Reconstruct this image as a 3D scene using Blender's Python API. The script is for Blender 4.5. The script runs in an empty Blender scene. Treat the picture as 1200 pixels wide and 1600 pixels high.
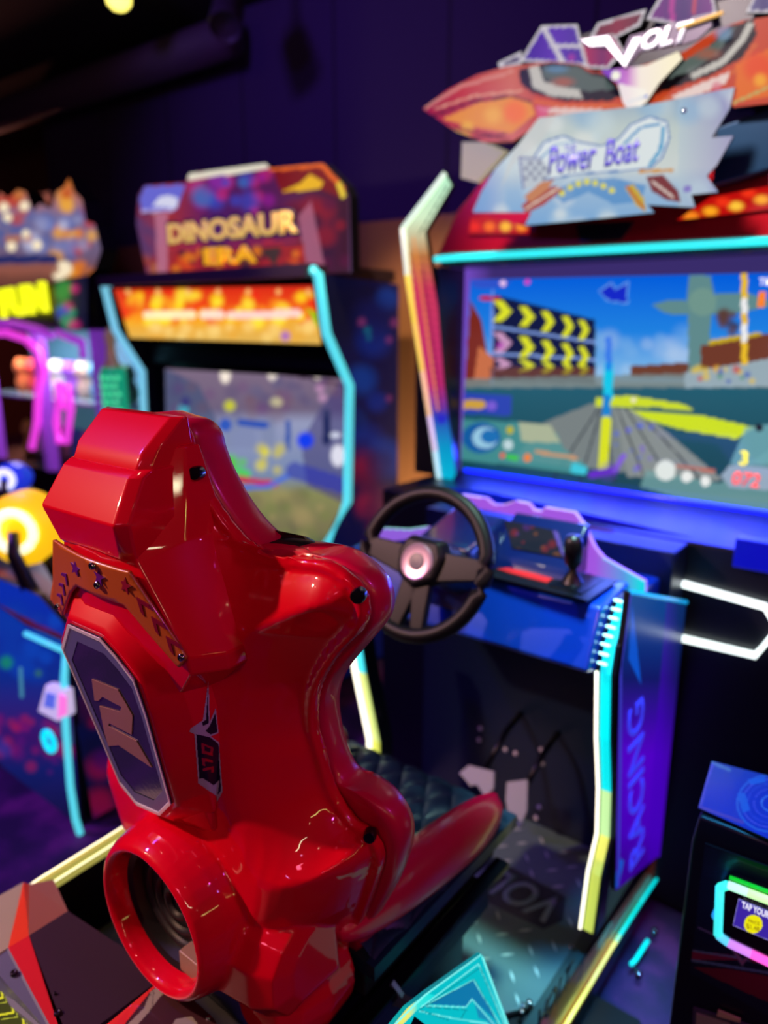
import bpy, math, random
import numpy as np
from mathutils import Vector, Matrix
random.seed(4)
SC = bpy.context.scene
COL = SC.collection

# ------------------------------------------------------------------ camera, world, light, exposure
EYE = Vector((0.0, 0.0, 1.5))
FPX = 1150.0                                   # focal length in pixels of a 1200x1600 picture
PITCH = math.atan(300.0 / FPX)
HEAD = math.radians(38)
cam_d = bpy.data.cameras.new('camera')
cam = bpy.data.objects.new('camera', cam_d)
COL.objects.link(cam)
cam.location = EYE
cam.rotation_euler = (math.pi / 2 - PITCH, 0, HEAD)
cam_d.sensor_fit = 'VERTICAL'
cam_d.sensor_height = 36
cam_d.sensor_width = 27
cam_d.lens = FPX / 1600 * 36
cam_d.clip_start = 0.02
cam_d.dof.use_dof = True
cam_d.dof.focus_distance = 0.86
cam_d.dof.aperture_fstop = 2.1
SC.camera = cam
SC.view_settings.view_transform = 'Standard'
SC.view_settings.look = 'None'
SC.view_settings.gamma = 1
SC.view_settings.exposure = 0
SC.view_settings.use_curve_mapping = False
world = bpy.data.worlds.new('World')
SC.world = world
world.use_nodes = True
wb = world.node_tree.nodes['Background']
wb.inputs[0].default_value = (0.06, 0.035, 0.20, 1)
wb.inputs[1].default_value = 0.14


def lamp(name, kind, loc, target, color, power, size=0.2, angle=60, blend=.6):
    d = bpy.data.lights.new(name, kind)
    d.color = color
    d.energy = power
    if kind == 'AREA':
        d.size = size
    elif kind == 'SPOT':
        d.shadow_soft_size = size
        d.spot_size = math.radians(angle)
        d.spot_blend = blend
    else:
        d.shadow_soft_size = size
    o = bpy.data.objects.new(name, d)
    COL.objects.link(o)
    o.location = loc
    o.rotation_euler = (Vector(target) - Vector(loc)).to_track_quat('-Z', 'Y').to_euler()
    return o


# lamps of the hall; the fills are added to brighten single places
lamp('warm_ceiling_light', 'SPOT', (-2.7, -1.1, 2.7), (-0.8, 0.5, 1.0), (1, .55, .38), 420, .05, 36)
lamp('red_ceiling_light', 'AREA', (0.2, -1.4, 2.3), (-0.75, 0.5, .8), (1, .15, .30), 6, .3)
lamp('violet_ceiling_light', 'AREA', (1.6, 0.9, 2.7), (-0.5, 0.7, 0.9), (.75, .06, .8), 13, .16)
lamp('blue_ceiling_light', 'AREA', (-2.4, -0.3, 2.6), (-0.9, 0.5, 0.9), (.18, .08, 1), 20, .12)
lamp('wall_wash_light', 'SPOT', (-1.66, 1.5, 2.9), (-1.90, 2.78, 0.9), (1, .72, .44), 160, .06, 40)  # added fill, unseen: brightens the brown wall between the cabinets
lamp('wall_uplight', 'SPOT', (-1.60, 2.35, .25), (-1.86, 2.80, 1.0), (1, .74, .46), 70, .05, 62)  # added low fill without a fixture, lights the brown wall from below
lamp('canopy_light', 'SPOT', (-.75, .9, 2.9), (-.75, 2.0, 1.8), (1, .8, .8), 330, .1, 40)  # added fill that brightens the red canopy
lamp('far_room_light', 'POINT', (-7.0, 3.6, 2.2), (-7, 3.6, 0), (1, .30, .22), 60, .2)  # added fill for the dark area beyond the wall end
lamp('purple_floor_light', 'SPOT', (-3.2, -0.3, 2.9), (-2.6, 0.6, 0), (.55, .12, .9), 200, .1, 70)
lamp('cool_footwell_light', 'SPOT', (-.52, 1.32, 2.9), (-.64, 1.36, .17), (.55, .95, .8), 420, .15, 17)  # added fill that lifts the footwell plate out of the dark
lamp('blue_floor_light', 'SPOT', (-.25, 1.35, 2.9), (-.34, 1.25, 0), (.05, .45, 1), 420, .15, 15)  # added fill that tints the carpet blue here
lamp('wall_violet_light', 'SPOT', (-2.6, 1.2, 2.9), (-2.4, 2.8, 2.2), (.34, .14, 1), 34, .1, 110)

for i, (bx, by, bz, bc, bp) in enumerate(((.8, -.6, 2.85, (1, .8, .5), 5), (1.9, .5, 2.85, (1, .8, .5), 5), (-.6, -2.2, 2.85, (1, .85, .6), 6), (-2.6, -1.4, 2.85, (1, .8, .6), 5), (.4, .9, 2.9, (1, .7, .9), 2.5),
                                         (1.4, -1.9, 2.85, (1, .3, .8), 6), (-1.6, .2, 2.9, (1, .8, .55), 3), (2.6, 1.6, 2.6, (.5, .2, 1), 8), (2.2, -.7, 1.9, (1, .85, .4), 2.5), (-.1, -2.6, 2.0, (.3, .3, 1), 3))):
    lamp('ceiling_bulb_light', 'POINT', (bx, by, bz), (bx, by, 0), bc, bp * .4, .02)  # unseen points added for sparkle on the lacquer
for p, q, bc, bp in (((2.4, .2, 1.7), (0, .5, 1), (1, .85, .25), 3), ((1.7, -1.8, 2.4), (-.6, .5, 1), (1, .9, .6), 4)):
    o = lamp('led_sign_light', 'AREA', p, q, bc, bp, 1.1)  # unseen strips added for long streaks in the lacquer
    o.data.shape = 'RECTANGLE'; o.data.size_y = .03

# ------------------------------------------------------------------ measuring helpers
_f = np.array([-math.sin(HEAD) * math.cos(PITCH), math.cos(HEAD) * math.cos(PITCH), -math.sin(PITCH)])
_r = np.array([math.cos(HEAD), math.sin(HEAD), 0.0])
_u = np.cross(_r, _f)
_C = np.array(EYE)


def at(x, y, X=None, Y=None, Z=None):
    """the point of the plane X=, Y= or Z= that the photograph shows at pixel x, y"""
    d = _f * FPX + _r * (x - 600) - _u * (y - 800)
    if X is not None: t = (X - _C[0]) / d[0]
    elif Y is not None: t = (Y - _C[1]) / d[1]
    else: t = (Z - _C[2]) / d[2]
    return Vector(_C + t * d)


def atp(x, y, p, n):
    d = _f * FPX + _r * (x - 600) - _u * (y - 800)
    t = np.dot(np.array(p) - _C, n) / np.dot(d, n)
    return Vector(_C + t * d)


# ------------------------------------------------------------------ materials
def lin(c):
    c = np.array(c, float) / 255.0
    return np.where(c <= .04045, c / 12.92, ((c + .055) / 1.055) ** 2.4)


MATS = {}


def mat(name, rgb=(128, 128, 128), rough=.5, metal=0, coat=0, emit=None, es=1.0, alpha=1, trans=0, spec=.5, sample=True, noise=0, nscale=20, bump=0):
    if name in MATS: return MATS[name]
    m = bpy.data.materials.new(name)
    m.use_nodes = True
    nt = m.node_tree
    b = nt.nodes['Principled BSDF']
    c = lin(rgb)
    b.inputs['Base Color'].default_value = (*c, 1)
    b.inputs['Roughness'].default_value = rough
    b.inputs['Metallic'].default_value = metal
    b.inputs['Coat Weight'].default_value = coat
    b.inputs['Coat Roughness'].default_value = .03
    b.inputs['Specular IOR Level'].default_value = spec
    b.inputs['Transmission Weight'].default_value = trans
    b.inputs['Alpha'].default_value = alpha
    if emit is not None:
        e = lin(emit)
        b.inputs['Emission Color'].default_value = (*e, 1)
        b.inputs['Emission Strength'].default_value = es
        if not sample: m.cycles.emission_sampling = 'NONE'
    if noise or bump:
        tc = nt.nodes.new('ShaderNodeTexCoord')
        n = nt.nodes.new('ShaderNodeTexNoise')
        n.inputs['Scale'].default_value = nscale
        n.inputs['Detail'].default_value = 4
        nt.links.new(tc.outputs['Object'], n.inputs['Vector'])
        if noise:
            mx = nt.nodes.new('ShaderNodeMix'); mx.data_type = 'RGBA'
            mx.inputs[6].default_value = (*(c * (1 - noise)), 1)
            mx.inputs[7].default_value = (*np.minimum(c * (1 + noise), 1), 1)
            nt.links.new(n.outputs['Fac'], mx.inputs[0])
            nt.links.new(mx.outputs[2], b.inputs['Base Color'])
        if bump:
            bp = nt.nodes.new('ShaderNodeBump')
            bp.inputs['Strength'].default_value = bump
            bp.inputs['Distance'].default_value = .002
            nt.links.new(n.outputs['Fac'], bp.inputs['Height'])
            nt.links.new(bp.outputs['Normal'], b.inputs['Normal'])
    MATS[name] = m
    return m


def attr_mat(name, es=0.0, rough=.3, base=None, coat=0, metal=0):
    """colour comes from the mesh's own colour attribute 'art'; es > 0: backlit"""
    if name in MATS: return MATS[name]
    m = bpy.data.materials.new(name)
    m.use_nodes = True
    nt = m.node_tree
    if base is None: base = 0 if es > 0 else 1
    b = nt.nodes['Principled BSDF']
    a = nt.nodes.new('ShaderNodeAttribute'); a.attribute_name = 'art'
    b.inputs['Roughness'].default_value = rough
    b.inputs['Coat Weight'].default_value = coat
    b.inputs['Metallic'].default_value = metal
    if es > 0: b.inputs['Specular IOR Level'].default_value = .12
    if base >= 1: nt.links.new(a.outputs['Color'], b.inputs['Base Color'])
    else: b.inputs['Base Color'].default_value = (.01, .01, .012, 1)
    if es > 0:
        nt.links.new(a.outputs['Color'], b.inputs['Emission Color'])
        b.inputs['Emission Strength'].default_value = es
        m.cycles.emission_sampling = 'NONE'
    MATS[name] = m
    return m


# ------------------------------------------------------------------ object helpers
def tag(o, label=None, cat=None, group=None, kind=None):
    if label: o['label'] = label
    if cat: o['category'] = cat
    if group: o['group'] = group
    if kind: o['kind'] = kind
    return o


def empty(name, loc, label, cat, group=None):
    o = bpy.data.objects.new(name, None)
    COL.objects.link(o)
    o.location = loc
    o.empty_display_size = .05
    return tag(o, label, cat, group)


def root_loc(o):
    v = Vector((0, 0, 0))
    while o is not None:
        v += Vector(o.location); o = o.parent
    return v


class MB:
    def __init__(s): s.v = []; s.f = []; s.m = []; s.cur = 0

    def add(s, vs, fs):
        b = len(s.v)
        s.v += [Vector(v) for v in vs]
        s.f += [tuple(i + b for i in f) for f in fs]
        s.m += [s.cur] * len(fs)
        return s

    def box(s, a, b):
        x0, y0, z0 = [min(a[i], b[i]) for i in range(3)]; x1, y1, z1 = [max(a[i], b[i]) for i in range(3)]
        return s.add([(x0, y0, z0), (x1, y0, z0), (x1, y1, z0), (x0, y1, z0), (x0, y0, z1), (x1, y0, z1), (x1, y1, z1), (x0, y1, z1)],
                     [(0, 3, 2, 1), (4, 5, 6, 7), (0, 1, 5, 4), (1, 2, 6, 5), (2, 3, 7, 6), (3, 0, 4, 7)])

    def prism(s, pts, ext):
        pts = [Vector(p) for p in pts]; ext = Vector(ext); n = len(pts)
        return s.add(pts + [p + ext for p in pts], [tuple(range(n)), tuple(range(2 * n - 1, n - 1, -1))] + [(i, i + n, (i + 1) % n + n, (i + 1) % n) for i in range(n)])

    def loft(s, rings, cap=True, closed=True):
        n = len(rings[0]); vs = [p for r in rings for p in r]; fs = []
        for k in range(len(rings) - 1):
            for i in range(n if closed else n - 1):
                j = (i + 1) % n
                fs.append((k * n + i, k * n + j, (k + 1) * n + j, (k + 1) * n + i))
        if cap:
            fs.append(tuple(range(n - 1, -1, -1))); fs.append(tuple((len(rings) - 1) * n + i for i in range(n)))
        return s.add(vs, fs)

    def tube(s, path, r, n=10, closed=False):
        path = [Vector(p) for p in path]; rings = []
        L = len(path)
        for i, p in enumerate(path):
            if closed: t = path[(i + 1) % L] - path[i - 1]
            else: t = path[min(i + 1, L - 1)] - path[max(i - 1, 0)]
            t.normalize()
            a = Vector((0, 0, 1)) if abs(t.z) < .9 else Vector((0, 1, 0))
            u = t.cross(a).normalized(); w = u.cross(t)
            rr = r[i] if isinstance(r, (list, tuple)) else r
            rings.append([p + (u * math.cos(2 * math.pi * k / n) + w * math.sin(2 * math.pi * k / n)) * rr for k in range(n)])
        if closed:
            rings.append(rings[0]); return s.loft(rings, cap=False)
        return s.loft(rings)

    def lathe(s, o, axis, prof, n=40, cap=False):
        """prof: (distance along axis, radius)"""
        o = Vector(o); ax = Vector(axis).normalized()
        a = Vector((0, 0, 1)) if abs(ax.z) < .9 else Vector((1, 0, 0))
        u = ax.cross(a).normalized(); w = ax.cross(u)
        return s.loft([[o + ax * d + (u * math.cos(2 * math.pi * k / n) + w * math.sin(2 * math.pi * k / n)) * r for k in range(n)] for d, r in prof], cap=cap)

    def build(s, name, material, parent=None, bevel=0, smooth=False, segs=2, sub=0):
        off = root_loc(parent) if parent else Vector((0, 0, 0))
        me = bpy.data.meshes.new(name)
        me.from_pydata([tuple(v - off) for v in s.v], [], s.f)
        ms = material if isinstance(material, (list, tuple)) else [material]
        for m in ms: me.materials.append(m)
        if len(ms) > 1: me.polygons.foreach_set('material_index', s.m)
        me.update()
        import bmesh
        bm = bmesh.new(); bm.from_mesh(me)
        bmesh.ops.remove_doubles(bm, verts=bm.verts, dist=1e-6)
        bmesh.ops.recalc_face_normals(bm, faces=bm.faces)
        bm.to_mesh(me); bm.free()
        o = bpy.data.objects.new(name, me)
        COL.objects.link(o)
        if parent: o.parent = parent
        if bevel:
            md = o.modifiers.new('bevel', 'BEVEL'); md.width = bevel; md.segments = segs; md.limit_method = 'ANGLE'; md.angle_limit = math.radians(30)
        if sub:
            md = o.modifiers.new('sub', 'SUBSURF'); md.levels = sub; md.render_levels = sub
        if smooth or bevel:
            me.polygons.foreach_set('use_smooth', [True] * len(me.polygons))
            if not smooth or smooth == 'auto':
                md = o.modifiers.new('wn', 'WEIGHTED_NORMAL') if bevel else None
                if not bevel: me.set_sharp_from_angle(angle=math.radians(35))
        return o


def inside(pts, x, y):
    """even-odd test, arrays x, y"""
    r = np.zeros(x.shape, bool)
    n = len(pts)
    for i in range(n):
        x0, y0 = pts[i]; x1, y1 = pts[(i + 1) % n]
        if y0 == y1: continue
        c = ((y0 > y) != (y1 > y)) & (x < (x1 - x0) * (y - y0) / (y1 - y0) + x0)
        r ^= c
    return r


def seg_dist(x, y, a, b):
    ax, ay = a; bx, by = b
    L = (bx - ax) ** 2 + (by - ay) ** 2 + 1e-9
    t = np.clip(((x - ax) * (bx - ax) + (y - ay) * (by - ay)) / L, 0, 1)
    return np.hypot(x - ax - t * (bx - ax), y - ay - t * (by - ay))


class Art:
    """a flat printed or lit panel: a fine grid of faces on the plane (p, n) inside an outline, coloured by drawing on it.
    Drawing coordinates are the ones measured on the photograph."""

    def __init__(s, outline, p, n, step=.004, base=(0, 0, 0)):
        s.n = Vector(n).normalized()
        P3 = [atp(x, y, p, np.array(s.n)) for x, y in outline]
        z = Vector((0, 0, 1)) if abs(s.n.z) < .9 else Vector((0, 1, 0))
        s.ux = z.cross(s.n).normalized(); s.uy = s.n.cross(s.ux)
        s.o = P3[0].copy()
        q = [((v - s.o).dot(s.ux), (v - s.o).dot(s.uy)) for v in P3]
        s.q = q; s.step = step
        a0 = min(k[0] for k in q); a1 = max(k[0] for k in q); b0 = min(k[1] for k in q); b1 = max(k[1] for k in q)
        s.na = max(2, int((a1 - a0) / step) + 1); s.nb = max(2, int((b1 - b0) / step) + 1)
        A, B = np.meshgrid(np.linspace(a0, a1, s.na), np.linspace(b0, b1, s.nb))
        s.A = A; s.B = B
        W = np.array(s.o)[None, None] + A[..., None] * np.array(s.ux) + B[..., None] * np.array(s.uy)
        s.W = W
        d = W - _C
        dep = d @ _f
        s.x = 600 + FPX * (d @ _r) / dep; s.y = 800 - FPX * (d @ _u) / dep
        s.c = np.zeros(A.shape + (3,)); s.c[:] = lin(base)

    def fill(s, m, col, a=1.0):
        m = (m * a)[..., None]
        s.c = s.c * (1 - m) + lin(col) * m

    def poly(s, pts, col, a=1.0): s.fill(inside(pts, s.x, s.y).astype(float), col, a); return s

    def disc(s, x, y, r, col, a=1.0, ry=None, soft=0, ring=0):
        d = np.hypot((s.x - x), (s.y - y) * (r / (ry or r)))
        if ring: m = (np.abs(d - r) < ring).astype(float)
        elif soft: m = np.clip((r - d) / (soft * r), 0, 1)
        else: m = (d < r).astype(float)
        s.fill(m, col, a); return s

    def line(s, pts, w, col, a=1.0, closed=False):
        m = np.zeros(s.x.shape, bool)
        for i in range(len(pts) - (0 if closed else 1)):
            m |= seg_dist(s.x, s.y, pts[i], pts[(i + 1) % len(pts)]) < w / 2
        s.fill(m.astype(float), col, a); return s

    def grad(s, pts, stops, axis='y', a=1.0):
        """stops: (coordinate, colour) along photo x or y"""
        v = s.y if axis == 'y' else s.x
        ks = [k for k, _ in stops]; cs = np.array([lin(c) for _, c in stops])
        g = np.stack([np.interp(v, ks, cs[:, i]) for i in range(3)], -1)
        m = (inside(pts, s.x, s.y).astype(float) if pts else np.ones(s.x.shape)) * a
        s.c = s.c * (1 - m[..., None]) + g * m[..., None]; return s

    def noise(s, cols, n, rmin, rmax, region=None, a=.8, seed=1, soft=.6):
        rg = random.Random(seed)
        x0, x1, y0, y1 = region or (s.x.min(), s.x.max(), s.y.min(), s.y.max())
        for _ in range(n):
            s.disc(rg.uniform(x0, x1), rg.uniform(y0, y1), rg.uniform(rmin, rmax), rg.choice(cols), a, soft=soft)
        return s

    def build(s, name, material, parent=None, thick=.004, side=None):
        na, nb = s.na, s.nb
        ac = (s.A[:-1, :-1] + s.A[1:, 1:]) / 2; bc = (s.B[:-1, :-1] + s.B[1:, 1:]) / 2
        keep = inside(s.q, ac, bc)
        off = np.array(root_loc(parent)) if parent else np.zeros(3)
        # outline vertices are pulled onto the true outline
        A = s.A.copy(); B = s.B.copy()
        V = (s.W - off).reshape(-1, 3)
        kk = np.zeros((nb + 1, na + 1), bool); kk[1:-1, 1:-1] = keep
        cnt = kk[:-1, :-1].astype(int) + kk[1:, :-1] + kk[:-1, 1:] + kk[1:, 1:]
        bd = ((cnt > 0) & (cnt < 4)).reshape(-1)
        a = A.reshape(-1)[bd]; b = B.reshape(-1)[bd]
        best = np.full(a.shape, 1e9); pa = a.copy(); pb = b.copy()
        for i in range(len(s.q)):
            (ax, ay), (bx, by) = s.q[i], s.q[(i + 1) % len(s.q)]
            L = (bx - ax) ** 2 + (by - ay) ** 2 + 1e-12
            t = np.clip(((a - ax) * (bx - ax) + (b - ay) * (by - ay)) / L, 0, 1)
            cx = ax + t * (bx - ax); cy = ay + t * (by - ay); d = np.hypot(a - cx, b - cy)
            k = d < best; best[k] = d[k]; pa[k] = cx[k]; pb[k] = cy[k]
        ok = best < s.step * 1.1
        pa = np.where(ok, pa, a); pb = np.where(ok, pb, b)
        V[bd] = np.array(s.o) - off + pa[:, None] * np.array(s.ux) + pb[:, None] * np.array(s.uy)
        idx = np.arange(na * nb).reshape(nb, na)
        q = np.stack([idx[:-1, :-1], idx[:-1, 1:], idx[1:, 1:], idx[1:, :-1]], -1)[keep]
        used = np.unique(q); remap = np.full(na * nb, -1); remap[used] = np.arange(len(used))
        q = remap[q]; V1 = V[used]; n = len(V1)
        cc = s.c.reshape(-1, 3)[used]
        V2 = V1 - np.array(s.n) * thick
        # side walls
        e = np.concatenate([q[:, [0, 1]], q[:, [1, 2]], q[:, [2, 3]], q[:, [3, 0]]])
        key = {}
        for i, j in e.tolist():
            if (j, i) in key: del key[(j, i)]
            else: key[(i, j)] = 1
        faces = q.tolist()
        nf = len(faces)
        faces += [[j, i, i + n, j + n] for i, j in key]
        q0 = [[int(k) + n for k in reversed(f)] for f in q.tolist()]
        faces += q0
        me = bpy.data.meshes.new(name)
        me.from_pydata(np.concatenate([V1, V2]).tolist(), [], faces)
        me.materials.append(material)
        me.materials.append(side or mat('panel_edge', (12, 12, 20), .4))
        me.polygons.foreach_set('material_index', [0] * nf + [1] * (len(faces) - nf))
        at_ = me.color_attributes.new('art', 'FLOAT_COLOR', 'POINT')
        c4 = np.ones((2 * n, 4), np.float32); c4[:n, :3] = cc; c4[n:, :3] = cc
        at_.data.foreach_set('color', c4.reshape(-1))
        me.update()
        o = bpy.data.objects.new(name, me)
        COL.objects.link(o)
        if parent: o.parent = parent
        return o


def text(name, body, o, ux, uy, w, h, material, parent=None, shear=0.0, ext=.002, bold=0.0, space=1.0):
    """lettering of width w and height h lying on the plane (ux, uy), lower left corner o"""
    cu = bpy.data.curves.new('t', 'FONT')
    cu.body = body; cu.size = 1; cu.shear = shear; cu.offset = bold; cu.space_character = space; cu.resolution_u = 3
    t = bpy.data.objects.new('t', cu); COL.objects.link(t)
    bpy.context.view_layer.update()
    me = bpy.data.meshes.new_from_object(t.evaluated_get(bpy.context.evaluated_depsgraph_get()))
    bpy.data.objects.remove(t); bpy.data.curves.remove(cu)
    vs = [v.co.copy() for v in me.vertices]
    x0 = min(v.x for v in vs); x1 = max(v.x for v in vs); y0 = min(v.y for v in vs); y1 = max(v.y for v in vs)
    ux = Vector(ux); uy = Vector(uy); n = ux.cross(uy).normalized(); o = Vector(o)
    off = root_loc(parent) if parent else Vector((0, 0, 0))
    for v, c in zip(me.vertices, vs):
        v.co = o + ux.normalized() * ((c.x - x0) / (x1 - x0) * w) + uy.normalized() * ((c.y - y0) / (y1 - y0) * h) + n * ext - off
    me.name = name
    me.materials.clear(); me.materials.append(material)
    ob = bpy.data.objects.new(name, me); COL.objects.link(ob)
    if parent: ob.parent = parent
    md = ob.modifiers.new('s', 'SOLIDIFY'); md.thickness = ext * .9; md.offset = -1
    return ob


def px_text(name, body, p00, p10, p01, material, parent, **k):
    """corners lower left, lower right, upper left as 3D points"""
    ux = p10 - p00; uy = p01 - p00
    uyo = uy - ux * (uy.dot(ux) / ux.length_squared)
    return text(name, body, p00, ux, uyo, ux.length, uyo.length, material, parent, **k)

# ------------------------------------------------------------------ the hall
def struct(name, mb, m, **k):
    o = mb.build(name, m, None, **k); o['kind'] = 'structure'; return o


def node_mat(name, build):
    m = bpy.data.materials.new(name); m.use_nodes = True
    build(m.node_tree, m.node_tree.nodes['Principled BSDF']); return m


def carpet(nt, b):
    tc = nt.nodes.new('ShaderNodeTexCoord')
    n1 = nt.nodes.new('ShaderNodeTexNoise'); n1.inputs['Scale'].default_value = 7; n1.inputs['Detail'].default_value = 6
    r = nt.nodes.new('ShaderNodeValToRGB')
    e = r.color_ramp.elements
    e[0].position = .38; e[0].color = (.012, .006, .07, 1); e[1].position = .62; e[1].color = (.16, .02, .20, 1)
    x = e.new(.52); x.color = (.06, .008, .13, 1)
    n2 = nt.nodes.new('ShaderNodeTexNoise'); n2.inputs['Scale'].default_value = 400
    mx = nt.nodes.new('ShaderNodeMix'); mx.data_type = 'RGBA'; mx.blend_type = 'MULTIPLY'; mx.inputs[0].default_value = .6
    nt.links.new(tc.outputs['Object'], n1.inputs['Vector']); nt.links.new(tc.outputs['Object'], n2.inputs['Vector'])
    nt.links.new(n1.outputs['Fac'], r.inputs['Fac']); nt.links.new(r.outputs['Color'], mx.inputs[6]); nt.links.new(n2.outputs['Color'], mx.inputs[7])
    nt.links.new(mx.outputs[2], b.inputs['Base Color']); b.inputs['Roughness'].default_value = .7


def panelwall(nt, b):
    tc = nt.nodes.new('ShaderNodeTexCoord'); s = nt.nodes.new('ShaderNodeSeparateXYZ'); nt.links.new(tc.outputs['Object'], s.inputs[0])
    a = nt.nodes.new('ShaderNodeMath'); a.operation = 'MULTIPLY'; a.inputs[1].default_value = 1 / .62; nt.links.new(s.outputs[0], a.inputs[0])
    f = nt.nodes.new('ShaderNodeMath'); f.operation = 'FRACT'; nt.links.new(a.outputs[0], f.inputs[0])
    r = nt.nodes.new('ShaderNodeValToRGB'); e = r.color_ramp.elements
    e[0].position = 0; e[0].color = (.004, .003, .012, 1); e[1].position = .035; e[1].color = (.035, .018, .085, 1)
    nt.links.new(f.outputs[0], r.inputs['Fac']); nt.links.new(r.outputs['Color'], b.inputs['Base Color']); b.inputs['Roughness'].default_value = .9


FLOOR = node_mat('purple_carpet', carpet)
PANEL = node_mat('dark_acoustic_panel', panelwall)
struct('floor', MB().box((-10, -3, -.1), (4, 7, 0)), FLOOR)
struct('ceiling', MB().box((-10, -3, 2.97), (4, 7, 3.07)), mat('ceiling_black', (26, 20, 30), .9))
struct('wall_back', MB().box((-5.02, 2.8, 0), (4, 3.0, 2.97)), PANEL)
struct('trim_1', MB().box((-5.0, 2.76, 0), (4, 2.80, 1.93)), mat('tan_wainscot', (150, 100, 62), .6, noise=.12, nscale=3), bevel=.004)
struct('wall_far', MB().box((-10, 5.2, 0), (-4.8, 5.4, 2.97)), mat('maroon_wall', (84, 36, 34), .8))
struct('wall_left', MB().box((-10.2, -3, 0), (-10, 5.4, 2.97)), mat('maroon_wall', (84, 36, 34), .8))
struct('wall_right', MB().box((4, -3, 0), (4.2, 3, 2.97)), mat('dark_wall', (18, 12, 34), .9))
struct('wall_front', MB().box((-10, -3.2, 0), (4, -3, 2.97)), mat('dark_wall', (18, 12, 34), .9))
mb = MB(); mb.box((-9, 3.2, 2.45), (-5.0, 3.5, 2.97)); struct('trim_2', mb, mat('brown_beam', (92, 54, 40), .8), bevel=.01)

# round air duct under the ceiling
mb = MB(); mb.tube([(-8, 2.66, 2.80), (-3.0, 2.66, 2.80)], .09, 24)
o = mb.build('air_duct', mat('duct_paint', (60, 44, 66), .7), None, smooth=True)
tag(o, 'dark round air duct running under the ceiling', 'duct')

# warm ceiling lamp seen at the top left, and the dark track spot beside it
c = at(185, -4, Z=2.86)
e = empty('ceiling_lamp', (c.x, c.y, 2.97), 'small warm yellow glowing ceiling lamp at the upper left', 'ceiling lamp')
mb = MB(); mb.lathe((c.x, c.y, 2.97), (0, 0, -1), [(0, .001), (0, .07), (.05, .07), (.09, .055), (.09, .05), (.06, .045)], n=24); mb.build('housing', mat('fixture_black', (18, 16, 24), .5), e, smooth='auto')
mb = MB(); mb.lathe((c.x, c.y, 2.885), (0, 0, -1), [(0, .048), (.02, .055), (.05, .05), (.07, .03), (.076, .001)], n=24); mb.build('bulb', mat('warm_bulb', (255, 230, 120), .4, emit=(255, 240, 110), es=2.2), e, smooth=True)
c = at(357, 14, Z=2.76)
e = empty('track_spotlight', (c.x, c.y, 2.97), 'unlit dark cylindrical track spotlight hanging from the ceiling', 'spotlight')
d = Vector((.35, -.5, -.75)).normalized()
mb = MB(); mb.lathe(c - d * .06, d, [(0, .001), (0, .055), (.02, .065), (.17, .070), (.18, .066), (.16, .055), (.15, .001)], n=28); mb.build('can', mat('fixture_black2', (46, 38, 52), .45), e, smooth='auto')
mb = MB(); mb.tube([(c.x, c.y, 2.97), (c.x, c.y, c.z + .03)], .012, 10); mb.build('stem', mat('fixture_black'), e, smooth=True)
mb = MB(); mb.box((c.x - .15, c.y - .02, 2.95), (c.x + .15, c.y + .02, 2.972)); mb.build('track', mat('fixture_black'), e)

# ------------------------------------------------------------------ the racing seat in front
SX = -0.78
RED = mat('red_lacquer', (212, 0, 34), .35, coat=1.0, spec=.06)
seat = empty('racing_chair', (SX, 0.75, 0.45), 'glossy red moulded racing bucket seat with black quilted cushion, seen from behind', 'racing seat')


def yf(z): return .53 + (1.39 - z) * .20          # the flange plane leans back towards the top


PN = np.array([0, 1, .20]); PN = PN / np.linalg.norm(PN)
PF = (0, .53, 1.39)


def outline(px):
    """half outline (offset from the seat's middle, height) of points measured on the flange plane"""
    r = []
    for x, y in px:
        v = atp(x, y, PF, PN); r.append((v.x - SX, v.z))
    return r


def smooth_poly(pts, n, closed=False):
    """resampled Catmull-Rom curve"""
    P = [np.array(p, float) for p in pts]
    out = []
    for i in range(len(P) - 1):
        p0 = P[max(i - 1, 0)]; p1 = P[i]; p2 = P[i + 1]; p3 = P[min(i + 2, len(P) - 1)]
        for k in range(n):
            t = k / n
            out.append(.5 * ((2 * p1) + (-p0 + p2) * t + (2 * p0 - 5 * p1 + 4 * p2 - p3) * t * t + (-p0 + 3 * p1 - 3 * p2 + p3) * t ** 3))
    out.append(P[-1]); return out


shell_px = [(283, 662), (297, 677), (308, 713), (331, 770), (365, 820), (403, 860), (427, 870), (500, 873), (540, 890), (566, 917), (577, 947),
            (570, 980), (533, 1020), (507, 1060), (497, 1095), (497, 1137), (507, 1173), (523, 1230), (554, 1278), (583, 1300), (600, 1335), (591, 1377), (565, 1443), (535, 1490), (500, 1513)]
liner_px = [(286, 650), (306, 657), (321, 675), (329, 703), (345, 742), (372, 789), (405, 829), (437, 851), (493, 858), (535, 866), (568, 883), (592, 908), (603, 937),
            (598, 972), (568, 1010), (547, 1033), (527, 1060), (517, 1090), (517, 1122), (527, 1170), (547, 1212), (583, 1232), (613, 1254), (631, 1281), (637, 1311), (631, 1347), (616, 1385), (590, 1430), (560, 1478)]
sh_h = smooth_poly([(0.0, outline(shell_px[:1])[0][1] + .004)] + outline(shell_px) + [(0.0, .475)], 5)
PF_L = (0, .53 + .030, 1.39)
ln_h = []
for x, y in liner_px:
    v = atp(x, y, PF_L, PN); ln_h.append((v.x - SX, v.z))
ln_h = smooth_poly([(0.0, ln_h[0][1] + .004)] + ln_h + [(0.0, .50)], 5)


def ring_from(half):
    r = [(a, z) for a, z in half]
    l = [(-a, z) for a, z in half[1:-1]][::-1]
    return r + l


sh_ring = ring_from(sh_h); ln_ring = ring_from(ln_h)


def spine_pt(z): return max(.62, min(1.30, z))


_ra = np.array(sh_ring); _rb = np.roll(_ra, -1, 0)


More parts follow.
